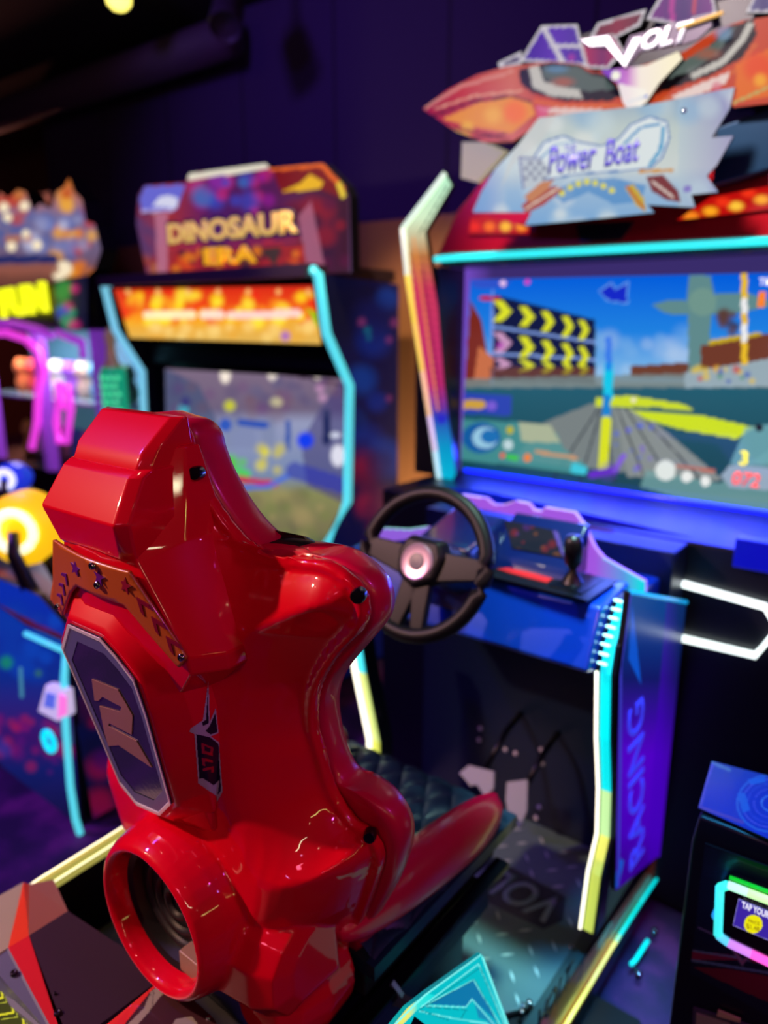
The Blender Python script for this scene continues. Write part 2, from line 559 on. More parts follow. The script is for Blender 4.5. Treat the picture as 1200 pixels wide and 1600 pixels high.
def rim_dist(a, z):
    ab = _rb - _ra; ap = np.array((a, z)) - _ra
    t = np.clip((ap * ab).sum(1) / ((ab ** 2).sum(1) + 1e-12), 0, 1)
    return float(np.min(np.hypot(*(ap - ab * t[:, None]).T)))


def shell_depth(a, z, t):
    """how far the shell bulges behind its flange, from the distance to its rim"""
    d = rim_dist(a, z) if t > 0 else 0
    top = np.interp(z, [.50, .60, .72, .85, .95, 1.05, 1.15, 1.22, 1.30, 1.37], [.095, .125, .128, .105, .09, .085, .085, .085, .075, .06])
    R = np.interp(z, [.5, .75, .9, 1.05, 1.15, 1.25], [.07, .085, .10, .14, .20, .12])
    pw = np.interp(z, [.5, .75, .9, 1.05, 1.15, 1.25], [.55, .55, .65, .8, 1.05, .9])
    s = min(1, max(0, (d - .012) / R))
    return .008 + top * (math.sin(s * math.pi / 2) ** pw if s > 0 else 0) + (.004 if .003 < d < .011 else 0)


EXTRA = []


def make_shell():
    mb = MB(); rings = []
    T = [0, .02, .045, .07, .10, .14, .18, .23, .28, .34, .41, .5, .6, .7, .8, .9, 1.0]
    front = [Vector((SX + a, yf(z) + .006, z)) for a, z in sh_ring]
    rings.append([Vector((SX + a * .02, yf(spine_pt(z)) + .006, spine_pt(z))) for a, z in sh_ring])
    rings.append(front)
    for t in T:
        r = []
        for a, z in sh_ring:
            zz = z + (spine_pt(z) - z) * t; aa = a * (1 - t * .985)
            r.append(Vector((SX + aa, yf(zz) - shell_depth(aa, zz, t), zz)))
        rings.append(r)
    mb.loft(rings)
    # --- spine: stacked cross sections
    lv = [(1.36, .060, .490, .085, .52), (1.255, .068, .452, .100, .50), (1.235, .078, .448, .108, .50), (1.13, .135, .463, .160, .50), (1.108, .135, .468, .158, .505),
          (1.055, .088, .480, .100, .53), (1.00, .084, .487, .098, .545), (.90, .080, .508, .095, .57), (.845, .085, .520, .11, .58), (.80, .06, .55, .09, .60)]
    rr = []
    for z, b, yb, c, yc in lv:
        rr.append([Vector((SX + s, y, z)) for s, y in ((-c, yf(z) + .004), (-c, yc), (-b, yb), (-b * .35, yb - .012), (b * .35, yb - .012), (b, yb), (c, yc), (c, yf(z) + .004))])
    sp = MB(); sp.loft(rr); EXTRA.append(('spine_ridge', sp, .003))
    # --- headrest blocks: upper step, then the larger lower block
    def blk(rows, nm):
        b = MB(); EXTRA.append((nm, b, .0025)); b.loft([[Vector((SX - w, yf(z0), z0)), Vector((SX - w, y + .012, z)), Vector((SX - w + .012, y, z)), Vector((SX + w - .012, y, z)), Vector((SX + w, y + .012, z)), Vector((SX + w, yf(z0), z0))] for z, y, w, z0 in rows])
    blk([(1.393, .512, .081, 1.393), (1.357, .474, .078, 1.37), (1.334, .463, .076, 1.33), (1.31, .463, .076, 1.31)], 'headrest_step')
    blk([(1.338, .464, .080, 1.34), (1.330, .452, .080, 1.33), (1.284, .424, .088, 1.28), (1.240, .436, .076, 1.24), (1.226, .452, .07, 1.22)], 'headrest_block')
    # --- raised hexagonal boss that carries the dark plaque
    bs = MB(); EXTRA.append(('plaque_boss', bs, .003)); bs.loft([[p + Vector((0, dy, 0)) for p in boss(g)] for g, dy in ((.048, .075), (.042, .030), (.013, 0.003), (.008, -.001), (.004, -.002))])
    # --- turbine housing
    mb.lathe(TC, (0, -1, 0), [(-.16, .001), (-.16, .10), (-.10, .126), (-.03, .131), (.03, .126), (.055, .119), (.066, .113), (.070, .106), (.064, .099), (.045, .094), (.015, .090), (.015, .001)], n=48)
    # flank step beside the turbine and lower side pods
    sec = [(.515, .715), (.492, .68), (.492, .62), (.525, .575), (.66, .565), (.64, .76), (.56, .75)]
    mb.loft([[Vector((SX + s, .60 + (y - .60) * k, .655 + (z - .655) * k)) for y, z in sec] for s, k in ((.09, 1.0), (.165, .93), (.195, .78), (.205, .55))])
    for sg in (-1, 1):
        mb.lathe((SX + sg * .125, .60, .545), (0, -1, .1), [(-.08, .001), (-.08, .07), (-.02, .078), (.03, .066), (.055, .04), (.06, .001)], n=24)
    return mb


# plaque plane
PLN = np.array([0, 1, .21]); PLN /= np.linalg.norm(PLN); PLP = (0, .437, 1.13)
pq = [(112, 972), (162, 994), (188, 1023), (215, 1059), (234, 1115), (251, 1177), (272, 1253), (255, 1270), (219, 1254), (193, 1222), (150, 1120), (102, 1008)]
plaque3 = [atp(x, y, PLP, PLN) for x, y in pq]
pc = sum(plaque3, Vector((0, 0, 0))) / len(plaque3)


def boss(g):
    """the plaque outline grown outwards by g"""
    out = []
    n = len(plaque3)
    for i, p in enumerate(plaque3):
        a = (p - plaque3[i - 1]).normalized(); b = (plaque3[(i + 1) % n] - p).normalized()
        t = (a + b).normalized(); o = Vector((-t.z, t.y, t.x))
        if o.dot(p - pc) < 0: o = -o
        o = Vector((o.x, o.z * -.21, o.z)).normalized()
        out.append(p + o * g + (Vector((0, -.02 * g / .022 * 0, 0))))
    return out


TC = Vector((SX + .010, .528, .697))
shell_mb = make_shell()
tmp = shell_mb.build('tmp', RED, None)
md = tmp.modifiers.new('r', 'REMESH'); md.mode = 'VOXEL'; md.voxel_size = .0030; md.use_smooth_shade = True
md = tmp.modifiers.new('s', 'SMOOTH'); md.factor = .5; md.iterations = 5
dg = bpy.context.evaluated_depsgraph_get(); dg.update()
me = bpy.data.meshes.new_from_object(tmp.evaluated_get(dg))
bpy.data.objects.remove(tmp)
me.name = 'moulded_shell'
me.materials.clear(); me.materials.append(RED)
off = Vector(seat.location)
co = np.empty(len(me.vertices) * 3, np.float32); me.vertices.foreach_get('co', co)
me.vertices.foreach_set('co', (co.reshape(-1, 3) - np.array(off, np.float32)).reshape(-1))
me.polygons.foreach_set('use_smooth', [True] * len(me.polygons)); me.update()
shell = bpy.data.objects.new('moulded_shell', me); COL.objects.link(shell); shell.parent = seat
shell['label'] = 'glossy red lacquered outer shell'

for nm, b, bv in EXTRA:
    b.build(nm, RED, seat, bevel=bv, segs=3)

# padded front body
SATIN = mat('red_satin', (200, 0, 58), .34, coat=.3)
mb = MB()
rings = []
for dy, g in ((.0085, .90), (.010, .985), (.020, 1.0), (.038, 1.0), (.052, .985), (.058, .95), (.05, .86), (.012, .78)):
    r = []
    for i, (a, z) in enumerate(ln_ring):
        zc = spine_pt(z)
        zz = zc + (z - zc) * g; aa = a * g
        r.append(Vector((SX + aa, yf(zz) + dy, zz)))
    rings.append(r)
mb.loft(rings)
mb.build('padded_lining', SATIN, seat, smooth=True)
BLK = mat('black_leatherette', (10, 13, 20), .38, coat=.15)
mb = MB()
ri = []
for dy, g in ((.02, .80), (.045, .78), (.055, .70), (.05, .4), (.05, .02)):
    ri.append([Vector((SX + a * g, yf(spine_pt(z) + (z - spine_pt(z)) * g) + dy, spine_pt(z) + (z - spine_pt(z)) * g)) for a, z in ln_ring])
mb.loft(ri)
mb.build('back_upholstery', BLK, seat, smooth=True)

# orange arch plate with stars and arrows
ARCH_N = Vector((0, -1, -.14)).normalized()


def arch_y(s, z): return .4455 + (1.21 - z) * .14 + .018 * min(1, abs(s) / .13) ** 1.5 - .0135


arch_px = [(85, 843), (115, 862), (190, 890), (203, 893), (292, 1028), (281, 1043), (205, 955), (195, 944), (122, 915), (112, 925), (99, 962), (80, 935)]
a3 = []
for x, y in arch_px:
    v = atp(x, y, (SX, .4455, 1.21), np.array([0, 1, .14]))
    s = v.x - SX
    for _ in range(6):
        yy = arch_y(s, v.z); k = yy / v.y
        v = Vector((v.x * k, yy, 1.5 + (v.z - 1.5) * k)); s = v.x - SX
    a3.append(v)
ORG = mat('orange_plate', (176, 84, 26), .35, coat=.4)
PUR = mat('purple_print', (88, 14, 120), .35)
GRIP = mat('dark_red_print', (120, 10, 40), .35)
ap2 = [(v.x - SX, v.z) for v in a3]


def arch_mesh():
    st = .004
    xs = np.arange(-.16, .165, st); zs = np.arange(1.05, 1.28, st)
    mb = MB(); vid = {}
    def vert(i, j):
        if (i, j) not in vid:
            vid[(i, j)] = len(mb.v); mb.v.append(Vector((SX + xs[i], arch_y(xs[i], zs[j]), zs[j])))
        return vid[(i, j)]
    A, B = np.meshgrid(xs[:-1] + st / 2, zs[:-1] + st / 2, indexing='ij')
    k = inside(ap2, A, B)
    for i in range(len(xs) - 1):
        for j in range(len(zs) - 1):
            if k[i, j]: mb.f.append((vert(i, j), vert(i + 1, j), vert(i + 1, j + 1), vert(i, j + 1))); mb.m.append(0)
    # pull rim vertices onto the outline
    cnt = {}
    for f in mb.f:
        for v in f: cnt[v] = cnt.get(v, 0) + 1
    for v, c in cnt.items():
        if c < 4:
            p = mb.v[v]; s, z = p.x - SX, p.z; best = None
            for i in range(len(ap2)):
                (ax, ay), (bx, by) = ap2[i], ap2[(i + 1) % len(ap2)]
                t = max(0, min(1, ((s - ax) * (bx - ax) + (z - ay) * (by - ay)) / ((bx - ax) ** 2 + (by - ay) ** 2)))
                cx, cz = ax + t * (bx - ax), ay + t * (by - ay); d = math.hypot(s - cx, z - cz)
                if best is None or d < best[0]: best = (d, cx, cz)
            if best[0] < .006: mb.v[v] = Vector((SX + best[1], arch_y(best[1], best[2]), best[2]))
    return mb


arch = arch_mesh().build('arch_plate', ORG, seat, smooth=True)
arch['label'] = 'orange arch plate with stars and arrows'
md = arch.modifiers.new('s', 'SOLIDIFY'); md.thickness = .004; md.offset = 0


def arch_pt(x, y, lift=.0035):
    v = atp(x, y, (SX, .4455, 1.21), np.array([0, 1, .14])); s = v.x - SX
    for _ in range(6):
        yy = arch_y(s, v.z) - lift; k = yy / v.y
        v = Vector((v.x * k, yy, 1.5 + (v.z - 1.5) * k)); s = v.x - SX
    return v


def star(c, r, rot=0):
    return [c + Vector((math.sin(rot + k * math.pi / 5), 0, math.cos(rot + k * math.pi / 5))) * (r if k % 2 == 0 else r * .42) for k in range(10)]


for x, y, m in ((117, 888, PUR), (154, 902, PUR), (195, 915, GRIP)):
    mb = MB(); mb.prism(star(arch_pt(x, y), .011, .2), (0, .002, 0)); mb.build('star', m, arch)


def chevron(c, d, r, m):
    d = d.normalized(); n = Vector((-d.z, 0, d.x))
    q = [c + d * r, c + d * -r * .35 + n * r * .9, c + d * -r * 1.05 + n * r * .85, c + d * r * .15, c + d * -r * 1.05 - n * r * .85, c + d * -r * .35 - n * r * .9]
    mb = MB(); mb.prism(q, (0, .002, 0)); mb.build('arrow', m, arch)


for x, y in ((101, 902), (97, 918), (94, 934)): chevron(arch_pt(x, y), arch_pt(107, 888) - arch_pt(101, 906), .0095, PUR)
for x, y in ((222, 946), (245, 976), (268, 1007)): chevron(arch_pt(x, y), arch_pt(200, 918) - arch_pt(222, 948), .0115, GRIP)
CHR = mat('chrome', (190, 190, 200), .15, metal=1)
for x, y in ((145, 884), (153, 914), (91, 948), (284, 1027)):
    v = arch_pt(x, y); mb = MB(); mb.lathe(v, (0, -1, 0), [(0, .0048), (.0025, .0045), (.0038, .003), (.0025, .0022), (.0022, .0002)], n=16); mb.build('screw', CHR, arch, smooth=True)

# dark plaque with the figure 2
GLS = mat('smoked_mirror', (84, 84, 112), .10, metal=.75, coat=.5, bump=.08, nscale=180)
pn = Vector(PLN)
mb = MB(); mb.prism([p - pn * .0045 for p in plaque3], pn * .004)
plq = mb.build('plaque', GLS, seat, bevel=.0008); plq['label'] = 'smoked dark hexagonal plaque with a figure'
SIL = mat('silver_rim', (235, 238, 250), .25, metal=.3)
mb = MB()
outer = [p + (p - pc).normalized() * .0 for p in plaque3]
inner = [p + (pc - p) * .10 for p in plaque3]
mb.loft([[p - pn * .0048 for p in outer], [p - pn * .0062 for p in outer], [p - pn * .0062 for p in [o + (pc - o) * .035 for o in outer]], [p - pn * .005 for p in [o + (pc - o) * .045 for o in outer]]], cap=False)
mb.build('plaque_rim', SIL, plq)
mb = MB(); mb.loft([[p - pn * .0052 for p in [o + (pc - o) * .04 for o in outer]], [p - pn * .0052 for p in [o + (pc - o) * .17 for o in outer]]], cap=False)
mb.build('plaque_border', mat('frosted_border', (92, 96, 150), .3), plq)
fig = [(300, 595), (475, 665), (520, 740), (575, 840), (568, 968), (415, 890), (412, 912), (600, 1010), (705, 1190), (480, 1040), (410, 1045), (385, 960), (350, 775), (490, 815), (500, 780), (370, 712), (345, 740), (318, 738)]
mb = MB(); mb.prism([atp(80 + x * .2313, 920 + y * .2313, PLP, PLN) - pn * .0058 for x, y in fig], pn * .001)
fg = mb.build('figure', mat('bronze_print', (150, 110, 100), .3, coat=.5), plq); fg['label'] = 'bronze coloured figure'

# turbine interior
mb = MB()
mb.lathe(TC, (0, -1, 0), [(.040, .0925), (.036, .084), (.020, .080), (.0185, .001)], n=40)
tb = mb.build('turbine_bore', mat('turbine_black', (4, 5, 12), .45), seat, smooth='auto'); tb['label'] = 'black hollow of the rear housing'
mb = MB()
for k in range(3): mb.lathe(TC, (0, -1, 0), [(.020, .070 - k * .022), (.026, .068 - k * .022), (.026, .062 - k * .022), (.020, .060 - k * .022)], n=40)
mb.build('inner_ring', mat('turbine_ring', (8, 9, 18), .55), tb, smooth=True)
mb = MB(); mb.box(TC + Vector((.03, -.022, -.078)), TC + Vector((.075, -.045, -.045)))
ob = mb.build('reflector', mat('beige_metal', (150, 120, 96), .4), tb, bevel=.002)

# VOLT decal on the right flank, laid along the shell
DK = mat('decal_dark', (16, 10, 40), .3)
DL = mat('decal_silver', (165, 160, 185), .3)
from mathutils.bvhtree import BVHTree
bpy.context.view_layer.update()
_dg = bpy.context.evaluated_depsgraph_get()
_V, _F = [], []
for o in [shell] + [c for c in seat.children if c.name in ('spine_ridge', 'plaque_boss')]:
    em = o.evaluated_get(_dg).to_mesh(); k = len(_V)
    _V += [v.co.copy() for v in em.vertices]; _F += [tuple(i + k for i in p.vertices) for p in em.polygons]
bvh = BVHTree.FromPolygons(_V, _F)


def on_shell(x, y, lift=.0007):
    d = Vector(_f * FPX + _r * (x - 600) - _u * (y - 800)).normalized()
    o = EYE - Vector(seat.location)
    hit, nn, _, _ = bvh.ray_cast(o, d)
    if hit is None: return None
    return hit + nn * lift + Vector(seat.location)


def shell_decal(name, regions, step=1.1):
    """regions: (outline, material); thin vinyl that follows the shell"""
    ms = []
    for _, m in regions:
        if m not in ms: ms.append(m)
    xs = [p[0] for r, _ in regions for p in r]; ys = [p[1] for r, _ in regions for p in r]
    gx = np.arange(min(xs), max(xs) + step, step); gy = np.arange(min(ys), max(ys) + step, step)
    A, B = np.meshgrid(gx[:-1] + step / 2, gy[:-1] + step / 2, indexing='ij')
    idx = np.full(A.shape, -1)
    for r, m in regions: idx[inside(r, A, B)] = ms.index(m) if m is not None else -1
    mb = MB(); vid = {}
    def vert(i, j):
        if (i, j) not in vid:
            p = on_shell(gx[i], gy[j])
            if p is None: return None
            vid[(i, j)] = len(mb.v); mb.v.append(p)
        return vid[(i, j)]
    for i in range(A.shape[0]):
        for j in range(A.shape[1]):
            if idx[i, j] >= 0:
                f = (vert(i, j), vert(i + 1, j), vert(i + 1, j + 1), vert(i, j + 1))
                if None in f: continue
                mb.f.append(f); mb.m.append(int(idx[i, j]))
    return mb.build(name, ms, seat, smooth=True)


def sc3(pts, ox=130, oy=1050, k=1 / 3): return [(ox + a * k, oy + b * k) for a, b in pts]


DR = mat('decal_red', (150, 8, 40), .2, coat=1)
dec = shell_decal('volt_decal', [
    (sc3([(586, 40), (592, 232), (620, 168), (633, 285), (597, 300), (637, 330), (655, 560), (624, 617), (626, 582), (540, 520), (522, 290), (498, 278), (505, 262), (560, 225)]), DL),
    (sc3([(584, 70), (586, 240), (560, 252), (556, 235), (574, 222)]), DK),
    (sc3([(592, 250), (618, 190), (628, 280), (596, 292), (572, 276)]), DK),
    (sc3([(530, 290), (594, 305), (633, 336), (648, 555), (632, 575), (640, 505), (610, 530), (560, 495), (545, 500)]), DK),
    (sc3([(552, 330), (608, 352), (606, 392), (556, 380)]), DR), (sc3([(566, 345), (596, 358), (594, 376), (568, 368)]), DK),
    (sc3([(556, 400), (606, 412), (606, 424), (570, 418), (572, 440), (558, 436)]), DR),
    (sc3([(560, 450), (610, 440), (612, 470), (600, 470), (598, 455), (562, 464)]), DR),
], .8)
dec['label'] = 'black and silver lightning lettering decal'
BOLT = mat('black_bolt', (6, 8, 14), .25, coat=.5)
for x, y in ((307, 739), (560, 930), (578, 1305)):
    v = on_shell(x, y)
    for sg in (1, -1):
        mb = MB(); mb.lathe((SX + sg * (v.x - SX), v.y, v.z), (sg * .5, -1, .1), [(-.006, .0085), (.005, .0085), (.008, .0072), (.0085, .001)], n=20, cap=True)
        mb.build('bolt', BOLT, seat, smooth='auto')

# ------------------------------------------------------------------ seat cushion and bolsters (parts of the seat)
# quilted cushion
mb = MB()
nx, ny = 150, 160
x0, x1 = SX - .215, SX + .215
yb0, yb1 = .70, 1.16
vs = []
for j in range(ny + 1):
    for i in range(nx + 1):
        u = i / nx; v = j / ny
        x = x0 + (x1 - x0) * u; y = yb0 + (yb1 - yb0) * v
        a = (x - SX) / .062; b = y / .105
        q = min(abs(((a + b) / 1) % 1 - .5), .5) ; q = abs(math.sin(math.pi * (a + b))) * abs(math.sin(math.pi * (a - b)))
        z = .572 + .010 * q ** .35 - .03 * max(0, (v - .86) / .14) ** 2 - .02 * (abs(u - .5) * 2) ** 6 + .012 * (1 - v)
        vs.append((x, y, z))
fs = [(j * (nx + 1) + i, j * (nx + 1) + i + 1, (j + 1) * (nx + 1) + i + 1, (j + 1) * (nx + 1) + i) for j in range(ny) for i in range(nx)]
mb.add(vs, fs)
mb.box((x0, yb0, .53), (x1, yb1 - .01, .555))
fr = [vs[ny * (nx + 1) + i] for i in range(nx + 1)]
mb.loft([[Vector(p) for p in fr], [Vector((p[0], p[1] + .008, .53)) for p in fr]], cap=False, closed=False)
cq = mb.build('quilted_cushion', mat('quilt_leatherette', (16, 40, 60), .42, coat=.1), seat, smooth='auto')
cq['label'] = 'black diamond quilted seat cushion'
mb = MB(); mb.box((x0 + .02, .70, .485), (x1 - .02, 1.10, .535)); mb.build('cushion_pan', mat('pan_black', (6, 8, 12), .6), seat, bevel=.004)
# side bolsters
def bolster(sg):
    # rows from the hip to the knee: y, outer x, top z, bottom z, inner x
    rows = [(.64, .205, .66, .63, .15), (.67, .214, .678, .615, .155), (.72, .221, .688, .600, .16), (.80, .225, .692, .584, .168), (.89, .226, .686, .568, .172), (.97, .225, .674, .556, .175), (1.03, .222, .660, .549, .177), (1.09, .216, .638, .554, .18), (1.108, .204, .618, .572, .185)]
    rings = []
    for y, ox, zt, zb, ix in rows:
        prof = [(ix, zb), (ix - .002, zb + (zt - zb) * .5), (ix + .006, zt - .010), (ix + .016, zt), (ox - .016, zt - .006), (ox - .002, zt - (zt - zb) * .28), (ox + .002, (zt + zb) / 2), (ox - .003, zb + .008), (ox - .014, zb)]
        rings.append([Vector((SX + sg * a, y, z)) for a, z in prof])
    mb = MB(); mb.loft(rings)
    o = mb.build('side_bolster', SATIN, seat, smooth=True, sub=1)
    return o
bolster(1); bolster(-1)

# ------------------------------------------------------------------ rear housing behind the seat, with its printed covers
NAVY = mat('navy_laminate', (7, 9, 20), .35)
BLACKP = mat('black_powder_coat', (9, 11, 17), .42, noise=.2, nscale=60)
rh = empty('seat_housing', (SX, .50, 0.0), 'low black housing behind the red seat with faceted printed covers and lit fins', 'seat base')
mb = MB()
mb.box((-1.16, .10, .02), (-.44, .66, .36))
mb.box((-1.12, .34, .36), (-.50, .66, .40))
mb.build('housing_body', BLACKP, rh, bevel=.006)
mb = MB()
mb.box((-.98, .60, .40), (-.57, 1.06, .455))
mb.box((-.95, .62, .12), (-.60, 1.02, .40))
mb.build('seat_pedestal', NAVY, rh, bevel=.004)
RAIL = mat('rail_steel', (24, 26, 36), .3, metal=.8)
for sg in (-1, 1):
    mb = MB(); mb.box((SX + sg * .200, .62, .470), (SX + sg * .228, 1.10, .485)); mb.box((SX + sg * .206, .62, .455), (SX + sg * .220, 1.10, .470))
    mb.build('slide_rail', RAIL, rh, bevel=.002)
# metal tab under the rail
mb = MB(); mb.prism([at(590, 1553, Y=.74), at(612, 1538, Y=.74), at(628, 1560, Y=.74), at(644, 1568, Y=.74), at(640, 1578, Y=.74), at(612, 1572, Y=.74)], (0, .006, .004))
mb.build('adjuster_tab', mat('brushed_tab', (130, 150, 190), .3, metal=.7), rh)

ZT = .565


def facet(name, px, zs, material, thick=.006, label=None, parent=rh):
    """a flat printed cover panel; corner heights zs"""
    P = [at(x, y, Z=z) for (x, y), z in zip(px, zs)]
    n = (P[1] - P[0]).cross(P[-1] - P[0]).normalized()
    if n.z > 0: n = -n
    mb = MB(); mb.prism(P, n * thick)
    o = mb.build(name, material, parent)
    if label: o['label'] = label
    return o


PLUM = mat('plum_cover', (44, 26, 36), .42, coat=.2)
BRZ = mat('bronze_metallic', (140, 90, 70), .42, metal=.2, noise=.25, nscale=900)
REDP = mat('red_print', (196, 22, 30), .4, coat=.2)
ORP = mat('orange_print', (214, 62, 24), .4, coat=.2)
GRN = mat('grey_green_print', (150, 152, 118), .45, coat=.2)
GRB = mat('slate_print', (88, 100, 116), .45, coat=.2)
K = lambda pts: [(a / 3.0, 1250 + b / 3.0) for a, b in pts]
facet('top_cover', K([(135, 635), (318, 520), (775, 822), (470, 1050), (430, 1140), (300, 1140)]), [.56] * 6, PLUM, label='dark plum top cover')
facet('back_cover', K([(135, 395), (250, 372), (318, 520), (135, 635)]), [.53, .53, .56, .56], BRZ, label='sparkling bronze facet')
facet('red_stripe', K([(38, 692), (135, 635), (330, 1150), (285, 1150)]), [.56] * 4, REDP, .004, 'red tapering stripe')
facet('orange_stripe', K([(110, 385), (135, 395), (135, 635), (38, 692)]), [.535, .53, .56, .56], ORP, .004, 'orange tapering stripe')
facet('side_cover', K([(-60, 480), (110, 385), (38, 692), (-60, 760)]), [.535, .535, .56, .56], GRN, .004, 'pale grey green facet')
facet('slate_cover', K([(-60, 752), (38, 692), (285, 1150), (250, 1200), (-60, 880)]), [.56, .56, .56, .53, .53], GRB, .004, 'slate grey facet')
for x, y in ((22, 1520), (90, 1582), (86, 1552)):
    p = at(x, y, Z=.562); mb = MB(); r = .0055 if x != 86 else .002
    mb.lathe(p, (0, 0, 1), [(-.002, r), (.002, r * .9), (.003, r * .6), (.001, r * .4), (.001, .0001)], n=16); mb.build('screw', mat('dark_screw', (40, 34, 44), .3, metal=.7), rh, smooth=True)
# small front cover with the racing graphic
gp = [(170, 1598), (256, 1527), (262, 1526), (335, 1592), (345, 1612), (150, 1612)]
a = Art(gp, tuple(at(256, 1527, Z=.562)), (0, -.0, 1), step=.0012, base=(60, 34, 40))
a.poly([(150, 1612), (256, 1527), (262, 1526), (262, 1532), (236, 1548), (185, 1612)], (225, 50, 44))
a.poly([(236, 1548), (252, 1540), (266, 1542), (248, 1560), (232, 1582), (205, 1612), (188, 1612), (225, 1575)], (150, 150, 128))
a.line([(228, 1545), (236, 1556)], 1, (60, 20, 30)); a.line([(234, 1541), (241, 1552)], 1, (60, 20, 30))
a.poly([(178, 1602), (203, 1575), (198, 1594), (190, 1612), (175, 1612)], (220, 40, 44))
a.poly([(262, 1530), (278, 1546), (280, 1566), (264, 1546)], (225, 50, 44))
a.poly([(275, 1592), (300, 1588), (318, 1612), (262, 1612)], (140, 140, 124))
a.line([(240, 1548), (238, 1572), (218, 1612)], 1, (40, 36, 40))
a.build('graphic_cover', attr_mat('printed', 0, .35, coat=.3), rh, thick=.005)['label'] = 'red and grey striped graphic panel'
for x, y in ((258, 1529), (326, 1590)):
    mb = MB(); mb.lathe(at(x, y, Z=.564), (0, 0, 1), [(-.002, .0035), (.002, .0032), (.003, .002), (.002, .0001)], n=14)
    mb.build('screw', CHR, rh, smooth=True)

# acrylic side fins with lit edges
def led(name, path, r, rgb, es, parent, rgb2=None):
    mb = MB(); mb.tube(path, r, 10)
    return mb.build(name, mat("led_%d_%d_%d_%g" % (*rgb, es), rgb, .3, emit=rgb, es=es), parent, smooth=True)


# left fin: long lit edge running beside the seat
def band(name, path, w, material, parent, up=(0, 0, 1), t=.004):
    mb = MB(); P = [Vector(p) for p in path]; upv = Vector(up)
    mb.loft([[p, p + upv * w, p + upv * w + Vector((t, 0, 0)), p + Vector((t, 0, 0))] for p in P]); return mb.build(name, material, parent)


YG = (214, 214, 130)
lf = [at(-10, 1424, Z=.52), at(60, 1374, Z=.52), at(165, 1309, Z=.52), at(230, 1268, Z=.50)]
mb = MB()
mb.loft([[p, p + Vector((0, 0, -.03)), p + Vector((.012, 0, -.03)), p + Vector((.012, 0, 0))] for p in lf])
lfo = mb.build('side_fin', mat('acrylic_yellow', (150, 150, 60), .25, emit=(176, 172, 84), es=.75), rh); lfo['label'] = 'lit yellow green acrylic edge left of the seat'
mb = MB(); mb.tube([p + Vector((.0, 0, .0)) for p in lf], .0022, 8); mb.build('lit_edge', mat('led_pale_yellow', (250, 250, 200), .3, emit=(250, 248, 205), es=1.6), lfo, smooth=True)
mb = MB(); mb.tube([p + Vector((.014, 0, -.012)) for p in lf], .0016, 8); mb.build('lit_edge', mat('led_pale_yellow', (250, 250, 200)), lfo, smooth=True)
wall = MB(); wall.loft([[p + Vector((.002, 0, -.03)), p + Vector((.002, 0, -.40)), p + Vector((.012, 0, -.40)), p + Vector((.012, 0, -.03))] for p in lf]); wall.build('side_wall', BLACKP, rh)
# yellow chevron lamp at the left rear corner
cy = [(-8, 1545), (8, 1552), (60, 1592), (75, 1612), (-8, 1612)]
a = Art(cy, tuple(at(30, 1585, Z=.54)), (0, 0, 1), step=.0012, base=(60, 62, 10))
for k in range(4):
    ox, oy = k * 17 - 20, k * 23 - 12
    a.line([(ox + 2, 1575 + oy), (ox + 24, 1573 + oy - 2), (ox + 22, 1560 + oy - 2)], 3.4, (222, 214, 40))
    a.line([(ox + 4, 1582 + oy), (ox + 30, 1580 + oy - 2), (ox + 28, 1564 + oy - 2)], 1.2, (200, 200, 60))
a.build('chevron_lamp', attr_mat('lit_print', 1.0, .3), rh)['label'] = 'yellow lit chevron strip'

# right fin: etched cyan triangle
FX = -.46
def fx(x, y, d=0): return at(540 + x / 4, 1480 + y / 4, X=FX + d)
FO = [(540 + x / 4, 1480 + y / 4) for x, y in ((270, 520), (385, 380), (500, 290), (845, 42), (862, 60), (1050, 560), (600, 560), (430, 430), (380, 540))]
a = Art(FO, (FX, 0, 0), (1, 0, 0), step=.0014, base=(0, 190, 200))
F4 = lambda pts: [(540 + x / 4, 1480 + y / 4) for x, y in pts]
a.grad(F4([(250, 520), (380, 370), (520, 290), (560, 300), (440, 400), (300, 540)]), [(600, (236, 232, 90)), (638, (236, 240, 120)), (652, (60, 230, 220)), (680, (0, 225, 225))], 'x')
a.poly(F4([(520, 355), (800, 205), (960, 480), (800, 330), (755, 370)]), (10, 120, 170))
a.poly(F4([(800, 330), (980, 520), (900, 480), (880, 460), (830, 440), (820, 400)]), (20, 140, 180))
for ln, w in (([(270, 520), (500, 295), (845, 45)], 3), ([(855, 60), (1040, 560)], 3), ([(470, 375), (830, 105), (1010, 520)], 1.6), ([(520, 350), (800, 205), (985, 520)], 1.6),
              ([(480, 365), (750, 375), (790, 325), (960, 520)], 1.6), ([(460, 400), (700, 450), (900, 480)], 1.4)):
    a.line(F4(ln), w, (130, 255, 250))
for ln in ([(460, 380), (835, 120), (1000, 520)], [(505, 355), (800, 195), (975, 520)], [(500, 365), (755, 385)], [(715, 440), (740, 395)], [(460, 385), (640, 450)]):
    a.line(F4([(x + 6, y + 8) for x, y in ln]), .9, (6, 90, 110))
fino = a.build('etched_fin', attr_mat('lit_acrylic', 1.0, .15, .3), rh, thick=.006, side=mat('fin_edge', (0, 200, 205), .2, emit=(30, 230, 225), es=.25)); fino['label'] = 'glowing cyan triangular fin with etched lines'

